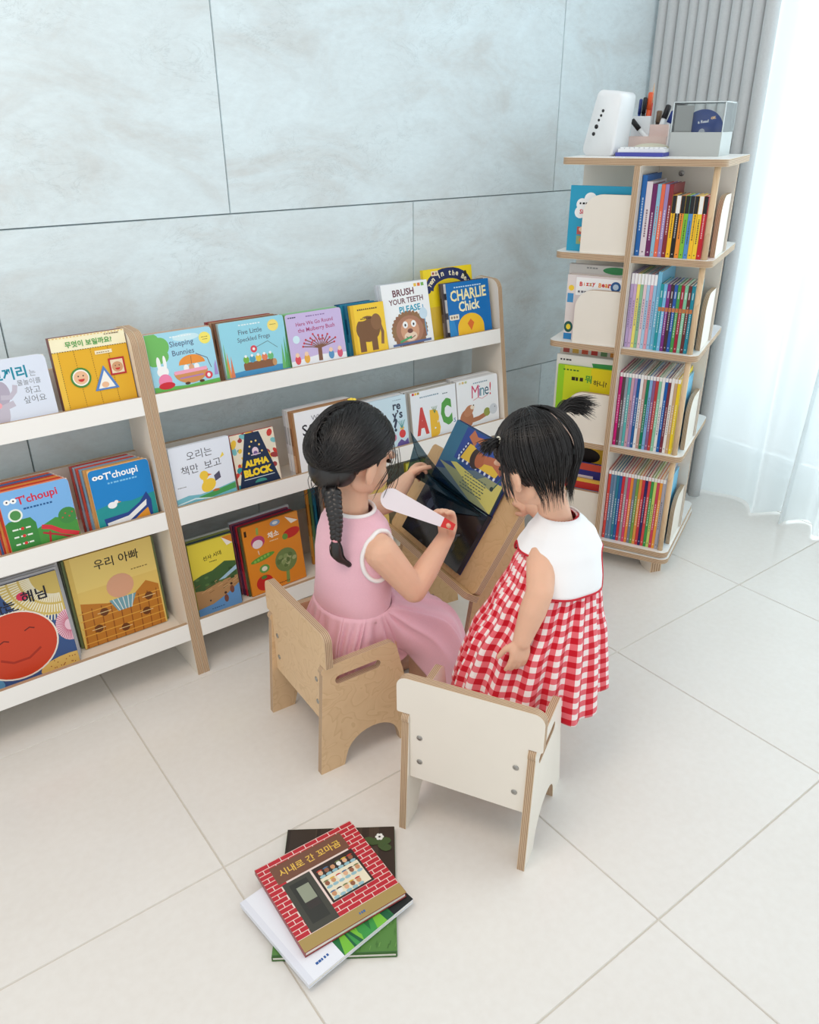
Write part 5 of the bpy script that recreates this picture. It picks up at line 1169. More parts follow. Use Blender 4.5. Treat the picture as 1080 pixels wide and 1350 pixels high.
# pen organiser
O0 = empty('pen_organiser', mw=on_top(-0.062, 0.125, 0.15)); tag(O0, 'pale pink and white desk organiser holding pens', 'organiser')
PINKP = mat('pale_pink_plastic', (240, 214, 206), 0.4)
def cup(x0, x1, y0, y1, h, m, nm='compartment'):
    mb = MB(); t = 0.002; mb.box(x0, x1, y0, y1, 0, t); mb.box(x0, x1, y0, y0 + t, t, h); mb.box(x0, x1, y1 - t, y1, t, h); mb.box(x0, x0 + t, y0 + t, y1 - t, t, h); mb.box(x1 - t, x1, y0 + t, y1 - t, t, h); mb.build(nm, m, O0)
cup(-0.060, -0.0055, 0.000, 0.05, 0.105, WPL); cup(-0.005, 0.050, 0.000, 0.05, 0.082, PINKP); cup(-0.060, 0.050, -0.040, -0.0005, 0.050, PINKP)
def pen(base, tip, r, cols, name, label, cap=None):
    b, t = Vector(base), Vector(tip); L = (t - b).length; d = (t - b) / L
    mw = O0.matrix_basis @ frame(b, d.orthogonal(), d.cross(d.orthogonal())); root = empty(name, mw=mw); tag(root, label, 'pen')
    mb = MB(); mb.tube([(0, 0, 0), (0, 0, L * 0.72)], r, 10); mb.build('barrel', mat('pen_%d_%d_%d' % cols[0], cols[0], 0.35), root)
    mb = MB()
    if name == 'pencil': mb.tube([(0, 0, L * 0.72), (0, 0, L * 0.9), (0, 0, L)], [r, r * 0.55, 0.0005], 10)
    else: mb.tube([(0, 0, L * 0.72), (0, 0, L * 0.98), (0, 0, L)], [r * 1.15, r * 1.15, r * 0.8], 10)
    mb.build('tip' if name == 'pencil' else 'cap', mat('pen_%d_%d_%d' % cols[1], cols[1], 0.4), root); return root
zc = 0.0025
pen((-0.045, 0.02, zc), (-0.042, 0.03, 0.152), 0.0045, ((40, 70, 150), (40, 60, 130)), 'ballpoint_pen', 'dark blue pen standing in the white organiser cup')
pen((-0.034, 0.018, zc), (-0.029, 0.024, 0.156), 0.0055, ((24, 24, 28), (24, 24, 28)), 'marker_pen', 'black marker standing beside the orange marker')
pen((-0.021, 0.024, zc), (-0.015, 0.028, 0.170), 0.0065, ((232, 92, 44), (232, 92, 44)), 'marker_pen', 'thick orange marker standing in the white organiser cup')
pen((-0.012, 0.036, zc), (-0.009, 0.040, 0.195), 0.0036, ((214, 70, 60), (222, 180, 140)), 'pencil', 'red pencil with its sharpened tip up in the organiser')
pen((0.005, 0.012, zc), (0.042, 0.030, 0.135), 0.0075, ((240, 242, 244), (30, 30, 34)), 'marker_pen', 'white board marker with a black cap leaning right')
pen((0.018, 0.014, zc), (0.058, 0.034, 0.118), 0.0065, ((236, 238, 242), (34, 60, 140)), 'marker_pen', 'white marker with a navy cap leaning right')
pen((0.030, -0.020, zc), (-0.058, -0.030, 0.095), 0.0065, ((244, 244, 244), (24, 24, 26)), 'marker_pen', 'white marker with a black cap leaning left toward the router')
pen((0.012, 0.038, zc), (0.016, 0.044, 0.120), 0.0075, ((70, 62, 56), (120, 100, 80)), 'marker_pen', 'stubby brown patterned pen in the pink organiser cup')
# flat things in front
K0 = empty('keyboard', mw=on_top(-0.040, -0.055, 0.05)); tag(K0, 'small white keyboard lying beside the router', 'keyboard')
mb = MB(); mb.box(-0.062, 0.070, -0.035, 0.035, 0.0105, 0.020); mb.build('case', WPL, K0)
for i in range(9):
    for j in range(3):
        mb = MB(); mb.box(-0.057 + i * 0.0138, -0.046 + i * 0.0138, -0.030 + j * 0.020, -0.014 + j * 0.020, 0.0202, 0.0235); mb.build('key', WPL, K0)
mb = MB(); mb.box(-0.075, 0.060, -0.040, 0.045, 0, 0.0100); nb = mb.build('notebook', mat('indigo_notebook', (70, 76, 170), 0.5)); nb.matrix_world = on_top(-0.030, -0.058, -0.03)
tag(nb, 'indigo notebook lying under the small keyboard', 'notebook')
mb = MB(); mb.ellipsoid((0, 0, 0.0165), (0.055, 0.030, 0.016)); pch = mb.build('pouch', mat('beige_fabric', (222, 218, 196), 0.85, var=0.05), weld=True); pch.matrix_world = on_top(-0.035, 0.035, 0.12)
tag(pch, 'soft beige pouch lying beside the disc box', 'pouch')

# ================================================================ people
SKIN = mat('skin', (232, 184, 156), 0.55, 0.3, var=0.03, vscale=25, sss=0.12)
HAIR = mat('black_hair', (24, 20, 20), 0.36, 0.7)
def smoothstep(a, b, x):
    t = min(1, max(0, (x - a) / (b - a))); return t * t * (3 - 2 * t)
def lerp_table(tab, z):
    if z <= tab[0][0]: return tab[0][1:]
    for p, q in zip(tab, tab[1:]):
        if z <= q[0]:
            t = (z - p[0]) / (q[0] - p[0]); t = t * t * (3 - 2 * t) * 0.5 + t * 0.5
            return tuple(a + (b - a) * t for a, b in zip(p[1:], q[1:]))
    return tab[-1][1:]
def catmull(pts, n):
    pts = [Vector(p) for p in pts]; out = []
    P = [pts[0] * 2 - pts[1]] + pts + [pts[-1] * 2 - pts[-2]]
    for i in range(1, len(P) - 2):
        for k in range(n):
            t = k / n; a, b, c, d = P[i - 1], P[i], P[i + 1], P[i + 2]
            out.append(0.5 * ((2 * b) + (c - a) * t + (2 * a - 5 * b + 4 * c - d) * t * t + (3 * b - a - 3 * c + d) * t ** 3))
    out.append(pts[-1]); return out
def chain(mb, pts, rads, n=14):
    pts = [Vector(p) for p in pts]
    for p, r in zip(pts, rads): mb.ellipsoid(p, (r, r, r), nu=n, nv=n // 2)
    for i in range(len(pts) - 1): mb.tube([pts[i], pts[i + 1]], [rads[i], rads[i + 1]], n)
def bake(mb, name, voxel, smooth=6, parent=None, material=None):
    me = mb.mesh(name); bm = bmesh.new(); bm.from_mesh(me); bmesh.ops.remove_doubles(bm, verts=bm.verts, dist=1e-6); bmesh.ops.recalc_face_normals(bm, faces=bm.faces); bm.to_mesh(me); bm.free()
    o = bpy.data.objects.new(name, me); COL.objects.link(o)
    r = o.modifiers.new('r', 'REMESH'); r.mode = 'VOXEL'; r.voxel_size = voxel
    s = o.modifiers.new('s', 'SMOOTH'); s.iterations = smooth; s.factor = 0.5
    dg = bpy.context.evaluated_depsgraph_get(); m2 = bpy.data.meshes.new_from_object(o.evaluated_get(dg))
    bpy.data.objects.remove(o); bpy.data.meshes.remove(me); m2.name = name
    m2.polygons.foreach_set('use_smooth', [True] * len(m2.polygons))
    return link(name, m2, material, parent)
def hand(mb, Wr, d, p, left, k=1.0, curls=(0.9, 0.9, 0.9, 0.9), thumb=(0.5, 0.6), spread=0.12):
    """wrist point, finger direction, palm normal; four fingers and a thumb leaving the side of the palm"""
    d = Vector(d).normalized(); p = Vector(p); p = (p - d * p.dot(d)).normalized()
    s = p.cross(d) if left else d.cross(p)          # towards the thumb
    Wr = Vector(Wr)
    PL, PW = 0.046 * k, 0.0175 * k
    for t in (-1, -0.34, 0.34, 1):                   # palm
        chain(mb, [Wr + s * (t * PW * 0.55), Wr + d * PL * 0.55 + s * (t * PW * 0.95), Wr + d * PL + s * (t * PW)], [0.0115 * k, 0.0115 * k, 0.0088 * k], 10)
    for i, (off, ln) in enumerate(((1.0, 0.038), (0.34, 0.042), (-0.34, 0.039), (-1.0, 0.031))):
        ln *= k; r = (0.0068 if i < 3 else 0.006) * k
        b = Wr + d * PL + s * (off * PW * 1.12); ang = 0.0; pts = [b]; rr = [r * 1.1]
        for j, fr in enumerate((0.44, 0.32, 0.24)):
            ang += curls[i] * (0.75, 1.0, 0.8)[j]
            v = (d * math.cos(ang) + p * math.sin(ang)) + s * (off * spread * (1 if j == 0 else 0.5)); v.normalize()
            pts.append(pts[-1] + v * ln * fr); rr.append(r * (1.0, 0.94, 0.82)[j])
        chain(mb, pts, rr, 10)
    b = Wr + d * PL * 0.30 + s * PW * 1.05 + p * 0.004 * k
    v1 = (s * 0.75 + d * 0.55 + p * thumb[0]).normalized(); v2 = (s * 0.25 + d * 0.75 + p * thumb[1]).normalized()
    pts = [b, b + v1 * 0.020 * k, b + v1 * 0.020 * k + v2 * 0.017 * k, b + v1 * 0.020 * k + v2 * 0.031 * k]
    chain(mb, pts, [0.0105 * k, 0.0080 * k, 0.0074 * k, 0.0060 * k], 10)
    return pts[-1]
def head(mb, H, k=1.0, ear=True):
    """H: head frame, x forward, y left, z up"""
    E = lambda c, r, M=None: mb.ellipsoid(H @ (Vector(c) * k), tuple(q * k for q in r), (H.to_3x3() @ M) if M else H.to_3x3(), 22, 14)
    E((-0.012, 0, 0.020), (0.088, 0.074, 0.080)); E((0.022, 0, -0.028), (0.062, 0.061, 0.070)); E((0.046, 0, -0.074), (0.030, 0.030, 0.022))
    for sy in (-1, 1):
        E((0.042, 0.034 * sy, -0.042), (0.034, 0.030, 0.032)); E((0.012, 0.041 * sy, -0.052), (0.040, 0.016, 0.028))
        E((0.066, 0.030 * sy, 0.012), (0.020, 0.026, 0.010))
        if ear:
            E((-0.004, 0.073 * sy, -0.020), (0.020, 0.007, 0.030), Matrix.Rotation(-0.35 * sy, 3, 'Z')); E((-0.002, 0.071 * sy, -0.044), (0.010, 0.007, 0.011))
    E((0.083, 0, -0.024), (0.013, 0.010, 0.010)); E((0.076, 0, -0.006), (0.012, 0.007, 0.022))
    for z in (-0.049, -0.057): E((0.077, 0, z), (0.009, 0.017, 0.005))
def eyes(H, k, parent):
    for sy in (-1, 1):
        mb = MB(); mb.ellipsoid((0, 0, 0), (0.006 * k, 0.011 * k, 0.005 * k), None, 12, 8)
        mb.build('eye', mat('dark_eye', (30, 24, 24), 0.2), parent, H @ Matrix.Translation(Vector((0.0765, 0.030 * sy, -0.004)) * k))
        mb = MB(); mb.tube([(0.080 * k, 0.018 * sy * k, 0.014 * k), (0.079 * k, 0.032 * sy * k, 0.018 * k), (0.070 * k, 0.046 * sy * k, 0.013 * k)], [0.0015, 0.002, 0.001], 6)
        mb.build('eyebrow', HAIR, parent, H)
def hair_strands(name, paths, parent, r=0.0007, sides=3, material=None):
    mb = MB()
    for P in paths:
        n = len(P); mb.tube(P, [r * (1.0 if i < n - 2 else 0.6 if i < n - 1 else 0.15) for i in range(n)], sides, cap=False)
    return mb.build(name, material or HAIR, parent)
def scalp_cap(name, H, k, keep, parent, c=(-0.012, 0, 0.020), r=(0.088, 0.074, 0.080), grow=0.009, nu=56, nv=36):
    vs = []; fs = []; ok = []
    for i in range(nv + 1):
        th = PI * i / nv
        for j in range(nu):
            ph = 2 * PI * j / nu; d = Vector((math.sin(th) * math.cos(ph), math.sin(th) * math.sin(ph), math.cos(th)))
            q = Vector(c) + Vector((d.x * (r[0] + grow), d.y * (r[1] + grow), d.z * (r[2] + grow)))
            q += d * 0.0016 * math.sin(ph * 23 + th * 4) * math.sin(th)
            ok.append(keep(q)); vs.append(H @ (q * k))
    for i in range(nv):
        for j in range(nu):
            f = (i * nu + j, (i + 1) * nu + j, (i + 1) * nu + (j + 1) % nu, i * nu + (j + 1) % nu)
            if all(ok[x] for x in f): fs.append(f)
    me = bpy.data.meshes.new(name); me.from_pydata([tuple(v) for v in vs], [], fs)
    bm = bmesh.new(); bm.from_mesh(me); bmesh.ops.remove_doubles(bm, verts=bm.verts, dist=1e-5); bmesh.ops.delete(bm, geom=[v for v in bm.verts if not v.link_faces], context='VERTS'); bm.to_mesh(me); bm.free()
    me.polygons.foreach_set('use_smooth', [True] * len(me.polygons))
    o = link(name, me, HAIR, parent); s = o.modifiers.new('thick', 'SOLIDIFY'); s.thickness = 0.006; s.offset = -1
    return o
def grid_mesh(name, rows, material, parent, closed=True, uv=None, thick=0.0018, offset=0):
    n = len(rows[0]); m = len(rows); vs = [tuple(q) for R in rows for q in R]; fs = []
    kk = n if closed else n - 1
    for j in range(m - 1):
        for i in range(kk): fs.append((j * n + i, j * n + (i + 1) % n, (j + 1) * n + (i + 1) % n, (j + 1) * n + i))
    me = bpy.data.meshes.new(name); me.from_pydata(vs, [], fs); me.polygons.foreach_set('use_smooth', [True] * len(fs))
    if uv:
        L = me.uv_layers.new(name='cloth'); data = []
        for j in range(m - 1):
            for i in range(kk): data += [*uv(i, j), *uv(i + 1, j), *uv(i + 1, j + 1), *uv(i, j + 1)]
        L.data.foreach_set('uv', data)
    me.update(); o = link(name, me, material, parent)
    if thick: s = o.modifiers.new('cloth', 'SOLIDIFY'); s.thickness = thick; s.offset = offset
    return o

# ---------------------------------------------------------------- older girl, seated on the birch chair
G = empty('person', (0.845, 1.365, 0)); tag(G, 'girl in a pink sleeveless dress with a long dark braid seated on the birch chair', 'person')
GI = Matrix.Translation((-0.845, -1.365, 0))
class MBW(MB):
    """world coordinates stored relative to the person's base point"""
    def __init__(s, off): MB.__init__(s); s.off = Vector(off)
    def mesh(s, name):
        s.v = [(v[0] - s.off.x, v[1] - s.off.y, v[2] - s.off.z) for v in s.v]; return MB.mesh(s, name)
GO = (0.845, 1.365, 0)
HG = Matrix.Translation((0.884, 1.386, 0.688)) @ Matrix.Rotation(math.radians(4), 4, 'Z') @ Matrix.Rotation(math.radians(20), 4, 'Y')
mb = MBW(GO)
head(mb, HG, 1.0)
chain(mb, [(0.866, 1.375, 0.540), (0.872, 1.380, 0.600), (0.880, 1.384, 0.640)], [0.036, 0.034, 0.038], 16)
chain(mb, [(0.845, 1.365, 0.265), (0.852, 1.367, 0.36), (0.862, 1.370, 0.45)], [0.070, 0.066, 0.068], 18)
for sy in (-1, 1): chain(mb, [(0.845, 1.365 + sy * 0.040, 0.256), (0.858, 1.369 + sy * 0.036, 0.44), (0.866, 1.372 + sy * 0.056, 0.492)], [0.062, 0.054, 0.036], 16)
RS = Vector((0.868, 1.268, 0.492)); LS = Vector((0.888, 1.478, 0.494))
chain(mb, [(0.866, 1.372, 0.512), RS], [0.036, 0.038], 16); chain(mb, [(0.87, 1.375, 0.512), LS], [0.036, 0.037], 16)
# right arm
RE = on_y(546, 778, 1.222); RW = on_y(589, 706, 1.262)
chain(mb, [RS, RS.lerp(RE, 0.5), RE], [0.039, 0.034, 0.029], 16); chain(mb, [RE, RE.lerp(RW, 0.35), RW], [0.029, 0.029, 0.0195], 16)
RHD = Vector((0.10, 0.08, 1.0)); RHP = Vector((-1.0, -0.12, 0.05))
RT = hand(mb, RW, RHD, RHP, False, 1.02, (0.62, 0.72, 0.85, 0.95), (0.75, 0.75))
# left arm
LH = LB - e_ * (WL - 0.350) + s_ * 0.172 + n_ * 0.088
LE = on_y(512, 662, 1.50); LWr = LE.lerp(LH, 0.80)
chain(mb, [LS, LS.lerp(LE, 0.5), LE], [0.038, 0.033, 0.028], 16); chain(mb, [LE, LE.lerp(LWr, 0.4), LWr], [0.028, 0.027, 0.0185], 16)
hand(mb, LWr, (LH - LE), Vector((0.35, -0.75, -0.35)), True, 1.0, (0.9, 0.95, 1.0, 1.05), (0.7, 0.8))
# legs
for sy in (-1, 1):
    hip = Vector((0.86, 1.365 + sy * 0.045, 0.245)); kn = Vector((1.03, 1.365 + sy * 0.060, 0.245)); an = Vector((1.00, 1.365 + sy * 0.062, 0.055))
    chain(mb, [hip, kn], [0.066, 0.044], 16); chain(mb, [kn, kn.lerp(an, 0.35), an], [0.044, 0.040, 0.026], 16)
    chain(mb, [an + Vector((-0.012, 0, -0.030)), an + Vector((0.05, 0, -0.034)), an + Vector((0.085, 0, -0.038))], [0.024, 0.021, 0.016], 12)
bake(mb, 'body', 0.0025, 7, G, SKIN)
eyes(GI @ HG, 1.0, G)
# dress: bodice
PINK = mat('pink_cotton', (240, 190, 204), 0.85, 0.15, sheen=0.25, var=0.02, vscale=300, bump=0.1, bscale=900)
WTRIM = mat('white_cotton_trim', (248, 244, 244), 0.8, 0.15)
GB = [(0.318, 0.850, 1.366, 0.083, 0.104), (0.345, 0.851, 1.366, 0.084, 0.104), (0.40, 0.856, 1.368, 0.083, 0.102), (0.46, 0.862, 1.371, 0.083, 0.102), (0.50, 0.866, 1.373, 0.078, 0.101), (0.528, 0.868, 1.374, 0.068, 0.095), (0.543, 0.869, 1.375, 0.057, 0.082), (0.552, 0.870, 1.376, 0.048, 0.064), (0.560, 0.870, 1.376, 0.043, 0.050)]
def gb(z, ph, off=0.0):
    cx, cyy, rx, ry = lerp_table(GB, z); return Vector((cx + (rx + off) * math.cos(ph), cyy + (ry + off) * math.sin(ph), z))
N = 120; rows = []
for j in range(31):
    z = 0.318 + (0.560 - 0.318) * j / 30
    rows.append([gb(z, 2 * PI * i / N, 0.0015 * math.sin(6 * PI * i / N + z * 40) * (1 - j / 30)) - Vector(GO) for i in range(N)])
grid_mesh('bodice', rows, PINK, G)
def loop_tube(name, pts, r, material, parent, off):
    mb = MB(); P = [Vector(p) - Vector(off) for p in pts]; P = P + [P[0], P[1]]; mb.tube(P, r, 8, cap=False); return mb.build(name, material, parent)
loop_tube('neck_trim', [gb(0.559, 2 * PI * i / 60, 0.001) + Vector((0, 0, 0.001)) for i in range(60)], 0.0048, WTRIM, G, GO)
for sgn, S, E in ((-1, RS, RE), (1, LS, LE)):
    pts = []
    for i in range(60):
        t = 2 * PI * i / 60; x = S.x + 0.000 + 0.043 * math.cos(t) + 0.006 * math.sin(t); z = S.z - 0.012 + 0.056 * math.sin(t)
        z = min(z, 0.541); cx, cyy, rx, ry = lerp_table(GB, z); q = max(0.02, 1 - ((x - cx) / rx) ** 2)
        pts.append(Vector((x, cyy + sgn * (ry * math.sqrt(q) + 0.003), z)))
    loop_tube('armhole_trim', pts, 0.0052, WTRIM, G, GO)
# skirt: control curves around the body, waist to hem
ctl = {0: [(0.944, 1.366, 0.322), (1.00, 1.366, 0.312), (1.065, 1.37, 0.275), (1.080, 1.37, 0.17), (1.080, 1.37, 0.07)],
       25: [(0.936, 1.418, 0.320), (1.00, 1.43, 0.310), (1.065, 1.45, 0.268), (1.085, 1.455, 0.17), (1.085, 1.458, 0.07)],
       50: [(0.910, 1.462, 0.320), (0.955, 1.470, 0.295), (1.030, 1.485, 0.245), (1.055, 1.495, 0.16), (1.060, 1.50, 0.07)],
       78: [(0.870, 1.484, 0.320), (0.885, 1.476, 0.265), (0.900, 1.472, 0.225), (0.93, 1.470, 0.200), (0.945, 1.470, 0.185)],
       115: [(0.808, 1.480, 0.320), (0.790, 1.474, 0.26), (0.785, 1.470, 0.22), (0.782, 1.470, 0.195), (0.780, 1.470, 0.181)],
       150: [(0.768, 1.430, 0.320), (0.758, 1.440, 0.26), (0.754, 1.445, 0.215), (0.752, 1.450, 0.190), (0.751, 1.455, 0.181)],
       180: [(0.754, 1.366, 0.320), (0.748, 1.366, 0.26), (0.746, 1.366, 0.215), (0.745, 1.366, 0.190), (0.745, 1.366, 0.181)]}
mir = lambda p: (p[0], 2 * 1.366 - p[1], p[2])
for a in (25, 50, 78, 115, 150): ctl[360 - a] = [mir(p) for p in ctl[a]]
# the near front corner of the skirt spreads towards the other girl
ctl[335] = [(0.936, 1.314, 0.320), (1.00, 1.296, 0.310), (1.068, 1.268, 0.272), (1.092, 1.245, 0.17), (1.096, 1.235, 0.065)]
ctl[310] = [(0.910, 1.270, 0.320), (0.965, 1.258, 0.300), (1.040, 1.224, 0.250), (1.075, 1.190, 0.15), (1.085, 1.170, 0.055)]
ctl[296] = [(0.888, 1.252, 0.320), (0.925, 1.252, 0.285), (0.985, 1.225, 0.225), (1.010, 1.200, 0.14), (1.015, 1.185, 0.050)]
ctl[360] = ctl[0]
keys = sorted(ctl)
def ctl_at(a):
    for p, q in zip(keys, keys[1:]):
        if a <= q:
            t = (a - p) / (q - p); t = t * t * (3 - 2 * t)
            return [Vector(u).lerp(Vector(v), t) for u, v in zip(ctl[p], ctl[q])]
N = 260; rows = [[None] * N for _ in range(29)]
for i in range(N):
    a = 360.0 * i / N; cc = ctl_at(a); pw = math.atan2(cc[0].y - 1.366, cc[0].x - 0.85); cc[0] = gb(0.336, pw, 0.0015); C = catmull(cc, 7)
    for j, q in enumerate(C):
        t = j / 28; out = Vector((q.x - 0.85, q.y - 1.366, 0.0)); out.normalize()
        front = smoothstep(-0.2, 0.5, math.cos(math.radians(a)))
        fold = math.sin(math.radians(a) * 34 + 1.3 * math.sin(math.radians(a) * 5)) * 0.0050 * (1 - t) ** 0.6 * smoothstep(0, 0.14, t) + math.sin(math.radians(a) * 11 + 0.7) * 0.011 * smoothstep(0.25, 1.0, t) * front + math.sin(math.radians(a) * 9 + q.z * 30) * 0.003 * smoothstep(0.2, 0.6, t)
        rows[j][i] = q + out * min(fold, 0.012) + Vector((0, 0, 0.004 * math.sin(math.radians(a) * 13) * t)) - Vector(GO)
grid_mesh('skirt', rows, PINK, G)
# printed motif on the chest
mb = MB()
for k, (dz, dy, c) in enumerate(((0.0, 0.0, (210, 120, 150)), (-0.012, 0.006, (150, 180, 220)), (-0.024, -0.004, (140, 160, 210)), (0.010, 0.010, (190, 90, 130)))):
    mb = MB(); q = gb(0.455 + dz, -0.55 + dy * 4, 0.0022); mb.ellipsoid(q - Vector(GO), (0.0035, 0.010, 0.006), Matrix.Rotation(-0.55, 3, 'Z'), 10, 6); mb.build('chest_print', mat('chest_print_%d' % k, c, 0.8), G)
# hair
def keepG(q): return not ((q.x > 0.046 and q.z < 0.052 + 0.3 * (q.x - 0.04)) or (q.x > 0.012 and q.z < 0.012 + 0.5 * (q.x - 0.012)) or (q.x > -0.028 and q.z < -0.012) or (q.z < -0.046))
HGl = GI @ HG
scalp_cap('hair', HGl, 1.0, keepG, G, grow=0.007)
mb = MB(); mb.ellipsoid((-0.066, -0.002, -0.040), (0.036, 0.054, 0.048), None, 24, 16); mb.ellipsoid((-0.050, -0.020, -0.036), (0.036, 0.046, 0.040), None, 24, 16); mb.ellipsoid((-0.052, 0.026, 0.010), (0.050, 0.050, 0.052), None, 20, 14); mb.ellipsoid((-0.052, -0.026, 0.006), (0.050, 0.048, 0.052), None, 20, 14)
o = mb.build('hair_bulk', HAIR, G, HGl)
rn = random.Random(77); paths = []
BR0 = on_y(437, 646, 1.345)                                    # where the braid starts
cH = Vector((-0.012, 0, 0.020)); rH = Vector((0.0965, 0.0825, 0.0885))
BRl = HG.inverted() @ BR0
for k in range(1700):
    # roots over the scalp, combed back and down towards the braid
    ph = rn.uniform(-PI, PI); th = rn.uniform(0.05, 1.75)
    d = Vector((math.sin(th) * math.cos(ph), math.sin(th) * math.sin(ph), math.cos(th)))
    if not keepG(cH + Vector((d.x * rH.x, d.y * rH.y, d.z * rH.z))): continue
    tgt = Vector((-0.75, -0.25 + rn.uniform(-0.25, 0.35), -0.62)).normalized(); P = []
    lift = rn.uniform(0.0, 0.005); wob = rn.uniform(-0.25, 0.25)
    n = 9; amt = rn.uniform(0.55, 1.0)
    for i in range(n):
        t = i / (n - 1) * amt
        side = Vector((0, math.copysign(0.35, d.y if abs(d.y) > 0.02 else rn.uniform(-1, 1)), 0)) * math.sin(PI * t) * 0.8
        v = (d.lerp(tgt, t) + side * (1 - abs(d.y)) + Vector((0, wob * 0.1 * math.sin(5 * t), 0))).normalized()
        bulk = 0.016 * smoothstep(0.2, -0.9, v.x) * smoothstep(0.5, -0.5, v.z)
        P.append(HGl @ (cH + Vector((v.x * (rH.x + bulk + lift), v.y * (rH.y + bulk + lift), v.z * (rH.z + bulk * 0.6 + lift)))))
    paths.append(P)
for k in range(16):                                             # loose wisps at the temple and nape
    s = -1 if k % 3 else 1; a = Vector((rn.uniform(0.035, 0.062), s * rn.uniform(0.060, 0.074), rn.uniform(0.02, 0.05)))
    P = [a, a + Vector((0.006, s * 0.010, -0.03)), a + Vector((0.004 + rn.uniform(-0.01, 0.012), s * 0.010, -0.065)), a + Vector((rn.uniform(-0.02, 0.012), s * 0.004, -0.10 - rn.uniform(0, 0.02)))]
    paths.append([HGl @ q for q in catmull(P, 4)])
for k in range(14):
    a = Vector((-0.06 - rn.uniform(0, 0.03), rn.uniform(-0.05, 0.05), -0.05)); P = [a, a + Vector((-0.006, rn.uniform(-0.02, 0.02), -0.03)), a + Vector((rn.uniform(-0.03, 0.01), rn.uniform(-0.03, 0.03), -0.065))]
    paths.append([HGl @ q for q in catmull(P, 4)])
hair_strands('hair_strands', paths, G, 0.0008)
# braid
bp = [BR0 - Vector(GO)] + [on_y(x, y, yy) - Vector(GO) for x, y, yy in ((440, 668, 1.325), (443, 690, 1.312), (443, 712, 1.305))]
B = catmull(bp, 16); rnb = random.Random(3); mbb = MB(); n = len(B)
for ph in (0, 2 * PI / 3, 4 * PI / 3):
    P = []
    for i, q in enumerate(B):
        t = i / (n - 1); w = 0.0105 * (1 - 0.45 * t); th = t * 2 * PI * 3.6 + ph
        P.append(q + Vector((0.8, -0.6, 0)) * w * math.sin(th) + Vector((-0.6, -0.8, 0)) * w * 0.55 * math.sin(2 * th))
    mbb.tube(P, [0.0125 * (1 - 0.45 * i / (n - 1)) for i in range(n)], 10)
braid = mbb.build('braid', HAIR, G)
tail = catmull([B[-1], on_y(443, 722, 1.304) - Vector(GO), on_y(447, 735, 1.302) - Vector(GO), on_y(463, 746, 1.300) - Vector(GO)], 8); m = len(tail)
mb = MB(); mb.tube(tail, [0.0065 + 0.0055 * math.sin(PI * min(1, i / (m - 1) * 1.15)) if i < m - 1 else 0.002 for i in range(m)], 12); mb.build('braid_tail', HAIR, G)
paths = []
for k in range(90):
    a, r0 = rn.uniform(0, 6.28), rn.uniform(0.5, 1.15); P = []
    for i, q in enumerate(tail):
        t = i / (m - 1); w = (0.006 + 0.007 * math.sin(PI * min(1, t * 1.1))) * r0
        P.append(q + Vector((0.8, -0.6, 0)) * w * math.cos(a) + Vector((0, 0, 1)) * w * 0.6 * math.sin(a))
    P.append(P[-1] + Vector((0.006, -0.004, -0.002 + rn.uniform(-0.003, 0.003)))); paths.append(P)
for k in range(150):
    i0 = rn.randrange(0, n - 6); a = rn.uniform(0, 6.28); w = 0.0125 * (1 - 0.4 * i0 / n)
    paths.append([B[i0 + j] + Vector((0.8, -0.6, 0)) * w * 1.35 * math.cos(a + j * 0.3) + Vector((-0.6, -0.8, 0)) * w * 1.1 * math.sin(a + j * 0.3) for j in range(6)])
hair_strands('braid_strands', paths, G, 0.0006)
mb = MB(); q = B[-1]; mb.lathe([(0.0065, -0.004), (0.0085, -0.002), (0.0085, 0.002), (0.0065, 0.004)], 14, M=Matrix.Translation(q)); mb.build('hair_tie', mat('pink_tie', (232, 160, 170), 0.6), G)
mb = MB(); cl = HGl @ Vector((-0.020, 0.028, 0.110))
for k in range(5): a = 2 * PI * k / 5; mb.ellipsoid(cl + Vector((0.006 * math.cos(a), 0.006 * math.sin(a), 0.0)), (0.0045, 0.0045, 0.003), None, 8, 6)
mb.build('hair_clip', mat('yellow_clip', (236, 206, 60), 0.4), G)
# paper torch held in her right hand
wt = on_y(503, 652, 1.315); wg = RT + Vector((-0.004, 0.004, 0.004))
ax = (wt - wg); LN = ax.length; ax.normalize(); vv = (CAM_P - wg).normalized(); up_ = ax.cross(vv).normalized()
TW = frame(wg - ax * 0.022, ax, up_); LN += 0.022
tw = empty('paper_torch', mw=TW); tag(tw, 'white paper torch with a red grip held in the pink-dressed girl\'s hand', 'toy torch')
o2 = [(0.030, -0.0115)] + [(LN - 0.024 + 0.024 * math.cos(t), 0.024 * math.sin(t)) for t in [-PI / 2 + PI * k / 14 for k in range(15)]] + [(0.030, 0.0115)]
TPM = mat('white_card_gloss', (240, 232, 238), 0.35, 0.4)
link('card', panel_mesh('card', o2, 0.0012), [TPM, TPM], tw)
REDM = mat('red_print', (216, 44, 40), 0.4)
link('grip', panel_mesh('grip', [(0, -0.0075), (0.0300, -0.0115), (0.0300, 0.0115), (0, 0.0075)], 0.0014), [REDM, REDM], tw, Matrix.Translation((0, 0, -0.0001)))

